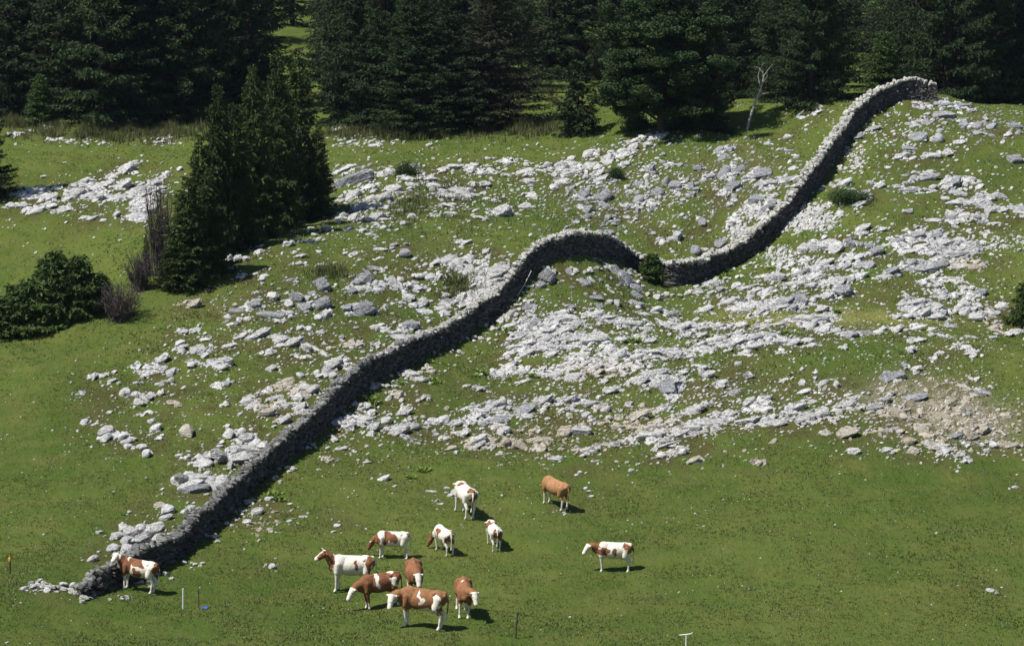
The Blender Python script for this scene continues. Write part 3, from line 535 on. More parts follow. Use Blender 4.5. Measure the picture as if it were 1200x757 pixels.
for i, (u, v, w, h, t, c) in enumerate(RK):
    if v > 545 and w < 14: n = 2
    else: n = int(.6+w*h/36)
    a = g.normal(size=n)*(w*.75+4); b = g.normal(size=n)*(h*.55+3)
    ct, st_ = math.cos(R(t)), math.sin(R(t))
    U += list(u+a*ct+b*st_*.6); Vv += list(v-a*st_*.8+b); S += list(np.clip(g.lognormal(1.25, .38, n), 2, 9)); T_ += [c if g.random() < .8 else 'w']*n
strew(np.array(U), np.array(Vv), np.array(S), np.array(T_), RP_M, 'stone_scatter',
      {'w': 'many middling white limestone pieces lying among the slabs', 'g': 'many middling grey limestone pieces lying among the ribs', 'b': 'many middling beige limestone pieces on the crumbling ground'}, seed=3)
extra = {}
U = []; Vv = []; S = []; T_ = []
for i, (u, v, w, h, t, c) in enumerate(RK):
    n = int(2+w*h/26) if v < 545 else 3
    a = g.normal(size=n)*(w*1.0+7); b = g.normal(size=n)*(h*.8+5)
    U += list(u+a); Vv += list(v+b-a*.25); S += list(np.clip(g.lognormal(.62, .38, n), 1.0, 5)); T_ += [c if g.random() < .7 else 'w']*n
# rubble heaps and crumbling places: u, v, su, sv, n, size, tone
for (u, v, su, sv, n, s_, c) in [(957,255,14,8,420,3.2,'w'),(935,262,9,5,150,3.0,'w'),(913,302,13,6,240,2.8,'w'),(866,273,8,5,150,3.2,'w'),(884,250,8,5,120,3.0,'w'),
    (1002,190,7,8,110,2.8,'w'),(1085,485,44,22,200,2.4,'b'),(1140,505,24,16,150,2.8,'b'),(1030,490,34,20,130,2.3,'b'),(1190,500,18,22,120,2.3,'b'),(1100,440,50,8,90,2,'b'),
    (285,524,16,12,60,5.,'w'),(232,565,16,8,45,4.5,'w'),(160,632,18,10,50,5.,'w'),(305,612,14,9,80,2.8,'b'),(285,600,9,6,40,2.5,'w'),(1175,283,18,6,150,2.8,'w'),
    (420,166,26,4,120,2.5,'w'),(100,166,26,3,60,2.2,'w'),(190,167,12,4,50,2.2,'w'),(45,688,9,3,40,4.2,'w'),(820,190,80,40,300,1.9,'g'),(880,215,45,28,400,2.3,'g'),(705,238,42,24,620,2.6,'g'),(770,225,30,26,320,2.6,'g'),
    (1040,150,40,18,260,2.0,'w'),(1150,140,40,12,200,2.2,'g'),(880,460,90,24,450,2.2,'w'),(700,490,110,26,520,2.2,'b'),(640,520,60,12,90,2,'b'),(560,330,60,25,300,2.2,'w'),(300,380,60,40,380,2.0,'w'),
    (180,480,50,45,220,1.6,'w'),(420,510,60,22,200,2,'b'),(680,400,60,30,420,2.4,'w'),(870,392,60,10,300,2.6,'w'),(900,345,60,14,260,2.6,'w'),(1120,320,60,35,300,1.8,'w'),(1100,410,50,20,200,1.9,'w'),(540,225,70,25,380,2.8,'w'),(430,245,24,16,160,3,'w'),(380,280,60,10,80,2,'w')]:
    U += list(g.normal(u, su, n)); Vv += list(g.normal(v, sv, n)); S += list(np.clip(s_*g.lognormal(0, .35, n), .9, 9)); T_ += [c if g.random() < .75 else 'w']*n
# single stones in the grass
for (a, b, c_, d, n, s_) in [(0,1200,545,757,420,1.25),(0,420,400,640,240,1.4),(0,260,260,345,60,1.8),(0,900,150,172,50,1.7),(630,1200,160,430,480,1.7),(1200,1420,160,520,420,2.6),(-200,0,200,280,160,2.6),(380,900,560,620,90,1.7),(420,900,280,545,500,1.6)]:
    U += list(g.uniform(a, b, n)); Vv += list(g.uniform(c_, d, n)); S += list(np.clip(s_*g.lognormal(0, .35, n), .9, 5)); T_ += ['w']*n
strew(np.array(U), np.array(Vv), np.array(S), np.array(T_), RP_S, 'pebble_scatter',
      {'w': 'countless small white stones strewn over the slope', 'g': 'countless small grey stones strewn round the ribs', 'b': 'countless small beige stones of the eroded scar'}, seed=4)

# ---------------------------------------------------------------- the ground sheet, with where it is stony, dry or bare
ix = (xs > -46) & (xs < 46)
sg = np.array([max(.9, r[2]*1.0*RPos[i, 1]/F_PX) for i, r in enumerate(RK)])
stony = np.clip(splat(RPos[:, :2], sg, np.full(len(RK), .75)), 0, 1)
bare_c = [(60,640,30,.5),(180,590,22,.45),(270,640,20,.5),(560,600,26,.45),(700,590,30,.4),(620,660,22,.4),(860,600,40,.4),(1000,650,45,.45),(1120,620,36,.45),(760,700,40,.4),(930,720,36,.4),(1080,710,40,.4),(400,560,30,.5),(340,640,22,.4),(300,720,40,.3),(500,740,40,.3),(80,700,40,.35),(1080,480,70,1.0),(1130,500,50,.9),(1030,470,45,.7),(1190,490,40,.6),(700,490,70,.5),(900,450,80,.5),(820,440,60,.4),(640,500,60,.35),(120,540,25,.5),(60,540,20,.5),(95,590,16,.6),(80,600,12,.5),(20,470,14,.35),(150,560,18,.4),(330,600,25,.4),(860,195,70,.55),(760,230,60,.5),(1180,160,40,.4),(250,360,50,.6),(190,410,50,.3),(520,295,70,.45),(350,330,50,.3)]
bp, _ = cast([c[0] for c in bare_c], [c[1] for c in bare_c])
bare = np.clip(splat(bp[:, :2], [c[2]*p[1]/F_PX*.6 for c, p in zip(bare_c, bp)], [c[3] for c in bare_c]), 0, 1)
scar = np.clip(splat(cast([1085,1125,1040,1150],[470,482,458,500])[0][:, :2], [1.8,1.6,1.0,1.3], [.6,.6,.4,.5]), 0, 1)
dr_c = [(u, 374+(u-950)*.004) for u in range(840, 1140, 20)]
dp, _ = cast([c[0] for c in dr_c], [c[1] for c in dr_c])
dry = np.clip(splat(dp[:, :2], [1.2]*len(dp), [.4]*len(dp)), 0, 1)
warm = np.clip(scar0*.8+splat(RPos[:, :2], sg*1.3, [.9 if r[5] == 'b' else 0 for r in RK]), 0, 1)
def meadow_mat():
    m, nt, b = mat('meadow_grass'); p = pos(nt)
    n0 = noise(nt, mapv(nt, p, (1, .5, 1)), .09, 3, .5); n1 = noise(nt, p, .45, 5, .65, .4); n2 = noise(nt, mapv(nt, p, (1, .35, 1)), 3.2, 6, .75); n3 = noise(nt, mapv(nt, p, (1, .4, 1)), 14, 4, .8)
    c = mixc(nt, ramp(nt, n0, [(.38, 0), (.62, 1)]), (.066, .101, .020), (.096, .127, .027))
    c = mixc(nt, ramp(nt, n1, [(.45, 0), (.68, .75)]), c, (.122, .128, .034))
    c = mixc(nt, ramp(nt, n1, [(.28, .6), (.42, 0)]), c, (.052, .098, .014))
    c = mixc(nt, ramp(nt, n2, [(.3, .42), (.44, 0)]), c, (.044, .070, .014))
    c = mixc(nt, ramp(nt, n2, [(.56, 0), (.74, .6)]), c, (.14, .165, .042))
    c = mixc(nt, ramp(nt, n3, [(.3, .28), (.46, 0)]), c, (.045, .070, .014))
    c = mixc(nt, ramp(nt, n3, [(.58, 0), (.8, .5)]), c, (.15, .155, .05))
    s_ = attr(nt, 'stony'); nb = ramp(nt, n1, [(.38, 0), (.6, 1)])
    c = mixc(nt, math_(nt, 'MULTIPLY', math_(nt, 'MULTIPLY', s_, nb), .85), c, (.074, .068, .026))
    n5 = ramp(nt, n2, [(.40, 0), (.62, 1)])
    k = math_(nt, 'MULTIPLY', attr(nt, 'bare'), n5)
    c = mixc(nt, math_(nt, 'MULTIPLY', k, .75), c, (.12, .088, .050))
    c = mixc(nt, math_(nt, 'MULTIPLY', attr(nt, 'scar'), ramp(nt, n2, [(.36, 0), (.50, 1)])), c, (.29, .25, .19))
    c = mixc(nt, math_(nt, 'MULTIPLY', attr(nt, 'dry'), .8), c, (.19, .19, .055))
    st = mapv(nt, p, (1.0, 1.2, 3.2), (R(12), R(-22), 0)); r1 = noise(nt, st, 2.9, 8, .74, .8); r2 = noise(nt, p, .35, 2, .5)
    rc = mixc(nt, ramp(nt, r2, [(.45, 0), (.6, 1)]), (.74, .73, .71), (.56, .555, .56))
    rc = mixc(nt, attr(nt, 'warm'), rc, (.60, .53, .42))
    rc = mixc(nt, ramp(nt, r1, [(.41, .9), (.52, 0)]), rc, (.09, .085, .075))
    bm = ramp(nt, math_(nt, 'ADD', attr(nt, 'bed'), math_(nt, 'MULTIPLY', math_(nt, 'SUBTRACT', n3, .5), 1.6)), [(.44, 0), (.56, 1)])
    c = mixc(nt, bm, c, rc)
    nt.links.new(c, b.inputs['Base Color']); b.inputs['Roughness'].default_value = 1; b.inputs['Specular IOR Level'].default_value = .05
    h = math_(nt, 'ADD', math_(nt, 'ADD', math_(nt, 'MULTIPLY', n2, .8), math_(nt, 'MULTIPLY', n3, .35)), math_(nt, 'MULTIPLY', math_(nt, 'MULTIPLY', bm, r1), 1.2))
    bump(nt, b, h, .8, .30)
    return m
M['meadow'] = meadow_mat()
ny, nx = GX.shape
idx = np.arange(ny*nx).reshape(ny, nx)
Fg = np.stack([idx[:-1, :-1], idx[:-1, 1:], idx[1:, 1:], idx[1:, :-1]], -1).reshape(-1, 4)
gm = mesh_np('ground', np.stack([GX, GY, ZG], -1).reshape(-1, 3), Fg, M['meadow'], True, {'stony': stony.ravel(), 'bare': bare.ravel(), 'dry': dry.ravel(), 'scar': scar.ravel(), 'bed': bed.ravel(), 'warm': warm.ravel()})
tag(new_obj('ground', gm), 'green mountain pasture rising over a rocky hillside to the forest', None, None, 'structure')
def gval(Gd, x, y):
    i = np.clip(np.searchsorted(xs, x), 0, len(xs)-1); j = np.clip(np.searchsorted(ys, y), 0, len(ys)-1); return Gd[j, i]
# ---- grass tufts
def tufts(n, box, name, label, hmin, hmax, mt, seed, wid=.022, blades=4, thin=None):
    r = np.random.default_rng(seed)
    Y = box[2]+(box[3]-box[2])*r.random(n)**1.15; X = (r.random(n)*2-1)*Y*.215
    m = (fbm(np.stack([X, Y], -1)/1.3, 2, seed)+r.random(n)*.9) > .25
    m &= gval(bed, X, Y) < .3; X = X[m]; Y = Y[m]; n = len(X); Z = H(X, Y)
    h = r.uniform(hmin, hmax, n)*(1+.5*vnoise(np.stack([X, Y], -1)/2.5, 4))
    V = []
    for k in range(blades):
        a = r.uniform(0, 2*PI, n); le = r.uniform(.2, .9, n)*h; w = wid*(.6+r.random(n)); ox = r.normal(size=n)*.05; oy = r.normal(size=n)*.05
        ca, sa = np.cos(a), np.sin(a)
        b0 = np.stack([X+ox-sa*w, Y+oy+ca*w, Z-.02], -1); b1 = np.stack([X+ox+sa*w, Y+oy-ca*w, Z-.02], -1)
        tp = np.stack([X+ox+ca*le, Y+oy+sa*le, Z+h*r.uniform(.6, 1, n)], -1)
        V.append(np.stack([b0, b1, tp], 1).reshape(-1, 3))
    V = np.concatenate(V); Fx = np.arange(len(V)).reshape(-1, 3)
    tag(new_obj(name, mesh_np(name, V, Fx, mt)), label, 'grass', None, 'stuff')
M['blade'] = foliage_mat('grass_blade', (.090, .130, .028), (.13, .155, .042))
tufts(110000, (0, 0, 89, 135), 'pasture_grass', 'short tufted grass of the lower pasture', .03, .09, M['blade'], 31)
tufts(90000, (0, 0, 135, 200), 'hillside_grass', 'rough grass between the rocks of the hillside', .04, .13, M['blade'], 32, .03, 3)
# ---------------------------------------------------------------- drystone wall: foot of its near face, as seen in the photograph
FOOT = [(99,702),(118,695),(144,689),(173,674),(194,664),(219,649),(248,618),(273,602),(293,577),(322,550),(345,537),(371,511),(397,484),(423,462),(450,442),(476,430),(502,421),(527,402),(558,386),(578,373),(590,362),(598,353),(610,342),(622,322),(641,304),(672,305),(702,304),(735,310),(752,318),(777,334),(800,334),(825,328),(855,315),(883,299),(905,279),(930,257),(952,231),(968,207),(980,184),(995,160),(1010,144),(1033,128),(1052,119),(1081,117),(1097,119)]
fp, _ = cast([p[0] for p in FOOT], [p[1] for p in FOOT])
FXY = fp[:, :2]
print('WALL', [(round(float(x), 1), round(float(y), 1)) for x, y in FXY])
def resample(P, st):
    # smooth (Catmull-Rom) then even spacing
    Q = []
    for i in range(len(P)-1):
        p0, p1, p2, p3 = P[max(i-1, 0)], P[i], P[i+1], P[min(i+2, len(P)-1)]
        for t in np.linspace(0, 1, 24, endpoint=False):
            Q.append(.5*((2*p1)+(-p0+p2)*t+(2*p0-5*p1+4*p2-p3)*t*t+(-p0+3*p1-3*p2+p3)*t**3))
    Q.append(P[-1]); Q = np.array(Q); d = np.r_[0, np.cumsum(np.linalg.norm(np.diff(Q, axis=0), axis=1))]
    s = np.arange(0, d[-1], st); return np.stack([np.interp(s, d, Q[:, 0]), np.interp(s, d, Q[:, 1])], -1), s
# light smoothing against steps of the ground
for _ in range(1): FXY[1:-1] = .25*FXY[:-2]+.5*FXY[1:-1]+.25*FXY[2:]
CW, SW = resample(FXY, .12)
TG = np.gradient(CW, axis=0); TG /= np.linalg.norm(TG, axis=1, keepdims=True)
BK = np.stack([-TG[:, 1], TG[:, 0]], -1)        # towards the hidden side
Ltot = SW[-1]
def wpath(s):
    s = np.clip(s, 0, Ltot); f = lambda a: np.interp(s, SW, a)
    return np.stack([f(CW[:, 0]), f(CW[:, 1])], -1), np.stack([f(TG[:, 0]), f(TG[:, 1])], -1), np.stack([f(BK[:, 0]), f(BK[:, 1])], -1)
THK = .50
def wh(s):
    h = np.interp(s, [0, 1.2, 3.5, 14, 30, Ltot*.6, Ltot*.8, Ltot-1.5, Ltot], [.45, .8, .98, 1.15, 1.28, 1.30, 1.55, 1.5, 1.0])
    return h+.13*vnoise(np.stack([np.asarray(s)*.45, np.zeros_like(s)], -1), 77)+.07*vnoise(np.stack([np.asarray(s)*1.7, np.zeros_like(s)], -1), 78)
w = np.random.default_rng(55)
def ground_s(s):
    p, t, b = wpath(s); c = p+b*THK/2
    z = H(c[:, 0], c[:, 1]); k = 5
    return z
zs = H((CW+BK*THK/2)[:, 0], (CW+BK*THK/2)[:, 1]); kern = np.ones(9)/9; zs = np.convolve(np.pad(zs, 4, 'edge'), kern, 'valid')
def zpath(s): return np.interp(s, SW, zs)
wall_root = tag(new_obj('drystone_wall', None, None, (float(CW[0, 0]), float(CW[0, 1]), float(zs[0]))),
    'long dark drystone wall with pale coping snaking up over the rocky hillside', 'wall')
W0 = np.array(wall_root.location)
def wall_pts(s, off, z):
    p, t, b = wpath(s); q = p+b*off[:, None]; return np.concatenate([q, z[:, None]], 1)
# core
ss = np.arange(0, Ltot, .25); Vc = []
for off, top in ((.10, 0), (.17, 1), (THK-.17, 1), (THK-.10, 0)):
    z = zpath(ss)+(wh(ss)-.12 if top else -.35); Vc.append(wall_pts(ss, np.full(len(ss), off), z))
Vc = np.stack(Vc, 1).reshape(-1, 3)-W0; n = len(ss); Fc = []
for i in range(n-1):
    for k in range(4): Fc.append((i*4+k, i*4+(k+1) % 4, (i+1)*4+(k+1) % 4, (i+1)*4+k))
Fc += [(0, 1, 2, 3), ((n-1)*4, (n-1)*4+3, (n-1)*4+2, (n-1)*4+1)]
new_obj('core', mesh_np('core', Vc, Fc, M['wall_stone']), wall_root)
# face stones laid in rough courses
A = []; L = []
def put(s, off, z, dims, jit=.12):
    p, t, b = wpath(np.array([s])); t3 = np.array([t[0, 0], t[0, 1], 0]); b3 = np.array([b[0, 0], b[0, 1], 0])
    sl = (zpath(min(s+.4, Ltot))-zpath(max(s-.4, 0)))/.8; t3 = t3+np.array([0, 0, sl*.8]); t3 /= np.linalg.norm(t3)
    z3 = np.cross(t3, b3); 
    if z3[2] < 0: z3 = -z3
    m = np.stack([t3*dims[0], b3*dims[1], z3*dims[2]], 1); th = w.normal(size=3)*jit
    K = np.array([[0, -th[2], th[1]], [th[2], 0, -th[0]], [-th[1], th[0], 0]]); m = (np.eye(3)+K)@m
    A.append(m); L.append(np.array([p[0, 0]+b[0, 0]*off, p[0, 1]+b[0, 1]*off, z]))
for side in (0, 1):
    for off0 in (np.arange(-.1, 1.5, .145) if side == 0 else np.arange(-.1, 1.5, .19)):
        s = w.uniform(0, .2)
        while s < Ltot:
            hh = float(wh(np.array([s]))[0]); ln = w.uniform(.16, .42) if w.random() < .8 else w.uniform(.4, .62)
            z = off0+w.normal()*.03; bigs = w.random() < .10
            if z < hh-.08:
                batter = .07*z
                o_ = (.05+batter+w.normal()*.03) if side == 0 else THK-.05-batter+w.normal()*.03
                put(s+ln/2, o_, float(zpath(s+ln/2))+z, (ln*(.75 if bigs else .55), .19 if bigs else .15, w.uniform(.075, .115)*(1.7 if bigs else 1)), .12)
            s += ln*.98
V, F = join(RP_S, w.integers(len(RP_S), size=len(A)), np.array(A), np.array(L)-W0)
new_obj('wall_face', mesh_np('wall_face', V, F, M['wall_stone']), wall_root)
A.clear(); L.clear(); s = 0; dark_cap = []
while s < Ltot:
    hh = float(wh(np.array([s]))[0]); big = s > Ltot*.52
    for off in ((.10, .32) if not big else (.04, .28, .44)):
        ln = w.uniform(.10, .20)*(1.55 if big else 1)
        put(s+w.uniform(-.1, .1), off+w.normal()*.04, float(zpath(s))+hh+w.normal()*.035, (ln*.6, w.uniform(.12, .19), w.uniform(.08, .14)*(1.3 if big else 1)*w.choice([.8, 1, 1, 1.5])), .35); dark_cap.append(s < Ltot*.36 + w.normal()*Ltot*.04)
    s += w.uniform(.14, .26)*(1.4 if big else 1)
dc = np.array(dark_cap); AA = np.array(A); LL = np.array(L)-W0
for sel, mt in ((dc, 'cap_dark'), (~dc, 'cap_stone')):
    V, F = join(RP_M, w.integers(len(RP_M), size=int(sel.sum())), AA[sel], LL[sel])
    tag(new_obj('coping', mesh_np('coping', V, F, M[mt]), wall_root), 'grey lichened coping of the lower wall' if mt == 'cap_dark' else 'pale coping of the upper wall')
# fallen stones at the low end and along the foot
A.clear(); L.clear()
for (u, v, s_) in [(36,684,6),(44,687,7),(52,686,8),(60,690,9),(68,690,8),(75,692,9),(82,694,8),(90,698,9),(98,703,10),(84,688,9),(74,686,8),(92,690,9),(105,702,7),(96,706,6),(108,699,8)]+[(u_+w.normal()*9, v_+9+abs(w.normal())*4, w.uniform(3, 6)) for u_, v_ in FOOT[2:40] for _ in range(7)]:
    P = cast1(u, v); nr = normal(np.array([P[0]]), np.array([P[1]]))[0]
    a, T = rock_frame(u, v, s_*1.3, s_, 0, P, nr, w, .5); A.append(a); L.append(P+nr*T*.5)
V, F = join(RP_M, w.integers(len(RP_M), size=len(A)), np.array(A), np.array(L))
tag(new_obj('fallen_stones', mesh_np('fallen_stones', V, F, M['cap_stone'])), 'loose stones fallen along the foot of the drystone wall', 'stones', None, 'stuff')
A.clear(); L.clear()
# ---------------------------------------------------------------- cattle
DG = bpy.context.evaluated_depsgraph_get
def cone_seg(bag, a, b, ra, rb, n=14):
    a = np.array(a, float); b = np.array(b, float); d = b-a; ln = np.linalg.norm(d); d /= ln+1e-9
    u = np.cross(d, [0, 1, 0] if abs(d[1]) < .8 else [1, 0, 0]); u /= np.linalg.norm(u); v = np.cross(d, u)
    V = []; F = []; rings = []
    for k in range(5):                                   # rounded cap, cone, rounded cap
        th = PI/2*(1-k/4); rings.append((a-d*ra*math.sin(th), ra*math.cos(th)+1e-4))
    for k in range(5):
        th = PI/2*k/4; rings.append((b+d*rb*math.sin(th), rb*math.cos(th)+1e-4))
    for c, r in rings:
        for k in range(n): V.append(c+r*(math.cos(2*PI*k/n)*u+math.sin(2*PI*k/n)*v))
    for i in range(len(rings)-1):
        for k in range(n): F.append((i*n+k, i*n+(k+1) % n, (i+1)*n+(k+1) % n, (i+1)*n+k))
    F += [(0, (k+1) % n, k, k) for k in range(1, 1)]
    bag.add(V, F)
    bag.add(V[:n], [(0, k+1, k) for k in range(1, n-1)]); bag.add(V[-n:], [(0, k, k+1) for k in range(1, n-1)])
EV, EF = ico(3)
def ell(bag, c, r, rot=None):
    P = EV*np.array(r); 
    if rot is not None: P = P@np.array(rot).T
    bag.add(P+np.array(c), EF)
def roty(a): c, s = math.cos(a), math.sin(a); return np.array([[c, 0, s], [0, 1, 0], [-s, 0, c]])
def rotz(a): c, s = math.cos(a), math.sin(a); return np.array([[c, -s, 0], [s, c, 0], [0, 0, 1]])
def coat_mat():
    m, nt, b = mat('cow_coat'); c_ = attr(nt, 'coat'); f = attr(nt, 'fawn'); dk = attr(nt, 'dark')
    n = ramp(nt, noise(nt, objc(nt), 6, 8, .75), [(.30, 0), (.70, 1)])
    br = mixc(nt, n, (.115, .042, .018), (.275, .120, .054))
    fw = mixc(nt, n, (.24, .115, .048), (.42, .225, .105))
    c = mixc(nt, f, br, fw)
    c = mixc(nt, ramp(nt, c_, [(.42, 0), (.58, 1)]), mixc(nt, noise(nt, objc(nt), 7, 4, .6), (.80, .74, .64), (.58, .52, .43)), c)
    c = mixc(nt, dk, c, (.04, .03, .028))
    nt.links.new(c, b.inputs['Base Color']); b.inputs['Roughness'].default_value = .8
    bump(nt, b, noise(nt, objc(nt), 9, 5, .7), .6, .05)
    return m
M['coat'] = coat_mat()
def cow(name, label, u, v, head_deg, size, neck, coat, stride=0, tailz=0.42, horns=False, fat=1.0):
    """neck: (yaw degrees, height of poll, yaw of face, pitch of face). coat: function of points -> 0 white .. 1 brown"""
    b = Bag()
    # trunk
    ell(b, (-.04, 0, .92), (.60, .305*fat, .350)); ell(b, (.42, 0, .98), (.34, .27*fat, .36)); ell(b, (-.50, 0, 1.02), (.34, .27*fat, .29))
    cone_seg(b, (-.74, 0, 1.20), (.50, 0, 1.24), .085, .085); cone_seg(b, (-.44, .19, 1.19), (-.44, -.19, 1.19), .07, .07); cone_seg(b, (-.76, .10, 1.13), (-.76, -.10, 1.13), .07, .07); ell(b, (-.42, 0, .64), (.13, .12, .11))
    cone_seg(b, (.42, .05, .74), (.62, .0, .85), .16, .17)
    for s in (1, -1):
        f = stride*s
        cone_seg(b, (.46, .15*s, 1.02), (.50, .18*s, .74), .155, .105)
        cone_seg(b, (.50, .17*s, .74), (.48+f*.10, .16*s, .40), .092, .052)
        cone_seg(b, (.48+f*.10, .16*s, .40), (.47+f*.18, .155*s, .12), .050, .036)
        cone_seg(b, (.47+f*.18, .155*s, .12), (.50+f*.18, .155*s, .035), .046, .058)
        cone_seg(b, (-.60, .15*s, 1.04), (-.52, .19*s, .74), .19, .13)
        cone_seg(b, (-.52, .19*s, .74), (-.70-f*.06, .17*s, .47), .108, .055)
        cone_seg(b, (-.70-f*.06, .17*s, .47), (-.67-f*.12, .16*s, .12), .050, .038)
        cone_seg(b, (-.67-f*.12, .16*s, .12), (-.64-f*.12, .16*s, .035), .048, .060)
    ell(b, (-.36, 0, .66), (.16, .12, .10))
    yaw, pz, fy, fp_ = neck
    ny_ = R(yaw); base = np.array([.60, 0, 1.06]); nl = .46
    dz = np.clip(pz-1.06, -nl*.98, nl*.98); hz = math.sqrt(max(nl*nl-dz*dz, .05)) if pz > .6 else math.sqrt(max(.62**2-dz*dz, .06))
    if pz < .6: dz = pz-1.06; hz = .36
    poll = base+np.array([math.cos(ny_)*hz, math.sin(ny_)*hz, dz])
    mid = base*.45+poll*.55+np.array([0, 0, .03])
    cone_seg(b, base+[-.1, 0, -.02], mid, .21, .155); cone_seg(b, base+[-.05, 0, -.2], mid-[0, 0, .07], .17, .14); cone_seg(b, mid, poll, .17, .12)
    fyr = R(fy); fpr = R(fp_); fd = np.array([math.cos(fyr)*math.cos(fpr), math.sin(fyr)*math.cos(fpr), -math.sin(fpr)])
    side = np.array([-math.sin(fyr), math.cos(fyr), 0]); upf = np.cross(fd, side); upf = upf if upf[2] >= 0 or fpr > 1.2 else -upf
    cone_seg(b, poll, poll+fd*.17, .125, .115); cone_seg(b, poll+fd*.12, poll+fd*.33, .112, .082); cone_seg(b, poll+fd*.33-upf*.01, poll+fd*.37-upf*.01, .090, .086)
    cone_seg(b, poll+fd*.10-upf*.05, poll+fd*.3-upf*.04, .085, .06)
    for s in (1, -1):
        e0 = poll+side*.09*s+upf*.03-fd*.01; e1 = poll+side*.235*s-upf*.015-fd*.04
        cone_seg(b, e0, (e0+e1)/2, .028, .045); cone_seg(b, (e0+e1)/2, e1, .045, .018)
    # tail
    tl = [(-.80, 0, 1.17), (-.885, .01, 1.02), (-.885, .015, .75), (-.87, .02, .5), (-.865, .02, tailz-.02)]
    for i in range(4): cone_seg(b, tl[i], tl[i+1], (.045, .03, .022, .03)[i], (.03, .022, .03, .045)[i])
    me = b.mesh('body_raw', None); tmp = bpy.data.objects.new('tmp', me); C.objects.link(tmp)
    rm = tmp.modifiers.new('r', 'REMESH'); rm.mode = 'VOXEL'; rm.voxel_size = .0155
    sm = tmp.modifiers.new('s', 'SMOOTH'); sm.factor = .5; sm.iterations = 2
    dg = DG(); dg.update(); ev = bpy.data.meshes.new_from_object(tmp.evaluated_get(dg)); bpy.data.objects.remove(tmp)
    n = len(ev.vertices); co = np.empty(n*3, np.float32); ev.vertices.foreach_get('co', co); co = co.reshape(-1, 3).astype(float)
    cc, fawn = coat(co, poll, fd)
    # hooves, muzzle, eyes
    dark = (co[:, 2] < .05)*.8
    for s in (1, -1):
        ey = poll+fd*.13+side*.092*s+upf*.035; dark = np.maximum(dark, (np.linalg.norm(co-ey, axis=1) < .028)*1.0)
    for nm, arr in (('coat', cc), ('fawn', np.full(n, fawn)), ('dark', dark)):
        a = ev.attributes.new(nm, 'FLOAT', 'POINT'); a.data.foreach_set('value', arr.astype(np.float32))
    ev.polygons.foreach_set('use_smooth', np.ones(len(ev.polygons), bool)); ev.materials.clear(); ev.materials.append(M['coat']); ev.name = 'cow_body'
    P = cast1(u, v); root = tag(new_obj(name, None, None, P.tolist()), label, 'cow', 'cattle grazing below the wall')
    nr = normal(np.array([P[0]]), np.array([P[1]]), .5)[0]
    X = np.array([math.cos(R(head_deg)), math.sin(R(head_deg)), 0]); X -= nr*X.dot(nr); X /= np.linalg.norm(X); Z = nr*.6+np.array([0, 0, .4]); Z /= np.linalg.norm(Z)
    Z = nr; Y = np.cross(Z, X)
    Mx = Matrix((np.stack([X, Y, Z], 1)*size).tolist()).to_4x4(); Mx.translation = Vector((P-nr*.015).tolist()); root.matrix_world = Mx
    body = new_obj('body', ev, root)
    if horns:
        for s in (1, -1):
            hb = Bag(); p0 = poll+side*.06*s+upf*.08; tube(hb, [p0, p0+side*.09*s+upf*.05, p0+side*.13*s+upf*.13+fd*.03], [.024, .018, .006], 8)
            new_obj('horn', hb.mesh('horn', M['horn'], True), root)
    return root
def blobs(co, bl):
    o = np.zeros(len(co))
    for (x, y, z, rx, ry, rz) in bl:
        o = np.maximum(o, 1-np.sqrt(((co[:, 0]-x)/rx)**2+((co[:, 1]-y)/ry)**2+((co[:, 2]-z)/rz)**2)+.5)
    return o
def mk(base, brown, white, seed, face='w', fawn=0, legs=.62, amp=.28, neckc=None):
    def f(co, poll, fd):
        co = co.copy(); wz = np.stack([fbm(co*3.0+seed+9*k, 3, seed+k) for k in range(3)], -1)*.26; wz[co[:, 2] < .5] *= .3; co0 = co; co = co+wz
        n1 = fbm(co*5+seed, 2, seed)*amp
        c = np.full(len(co), float(base))
        if brown: k = blobs(co, brown)+n1 > .5; c[k] = 1
        if white: k = blobs(co, white)+n1 > .5; c[k] = 0
        if neckc is not None:
            k = (co[:, 0] > .56+n1*.2) & (co[:, 2] > .78+n1*.3); c[k] = neckc
        if legs: k = (co[:, 2] < legs+n1*.25); c[k] = 0
        co = co0; d = (co-poll)@fd; r = np.linalg.norm(co-poll, axis=1)
        hd = (r < .58) & (d > -.06) & (np.linalg.norm(co-poll-np.clip(d, 0, .45)[:, None]*fd, axis=1) < .19)
        if face == 'w': c[hd] = 0
        elif face == 'b': c[hd] = 1
        elif face == 'blaze':
            c[hd] = 1; up = np.array([0, 0, 1.])-fd*fd[2]; up /= np.linalg.norm(up)+1e-9; sd = np.cross(fd, up); q = np.abs((co-poll)@sd); c[hd & (q < .045) & (((co-poll)@up) > 0)] = 0; c[hd & (d > .33)] = 0
        return c, fawn
    return f
cow('cow', 'white and brown cow with a white face standing against the wall at far left', 160, 692, 166, 1.0, (30, 1.36, 88, 25),
    mk(0, [(.50,.1,1.0,.22,.5,.42),(.02,.2,1.15,.28,.5,.2),(-.05,.3,.72,.2,.3,.16),(-.78,.1,1.0,.12,.4,.32)], None, 3, 'w', neckc=1), tailz=.45)
cow('cow', 'big white cow with brown neck and blazed head raised, standing highest of the left huddle', 411, 692, 186, 1.16, (8, 1.40, 6, 32),
    mk(0, [(-.12,.3,.98,.09,.2,.12),(-.70,.2,1.0,.16,.4,.34)], None, 5, 'blaze', legs=0, neckc=1), stride=.35, horns=True)
cow('cow', 'dark red-brown cow with white shoulder patches grazing, half hidden behind two others', 446, 711, 200, 1.08, (10, .86, 15, 50),
    mk(1, None, [(.10,.3,1.1,.11,.5,.35),(-.45,0,1.26,.28,.2,.08),(-.60,.3,.98,.14,.3,.2)], 7, 'w', legs=.28), tailz=.5)
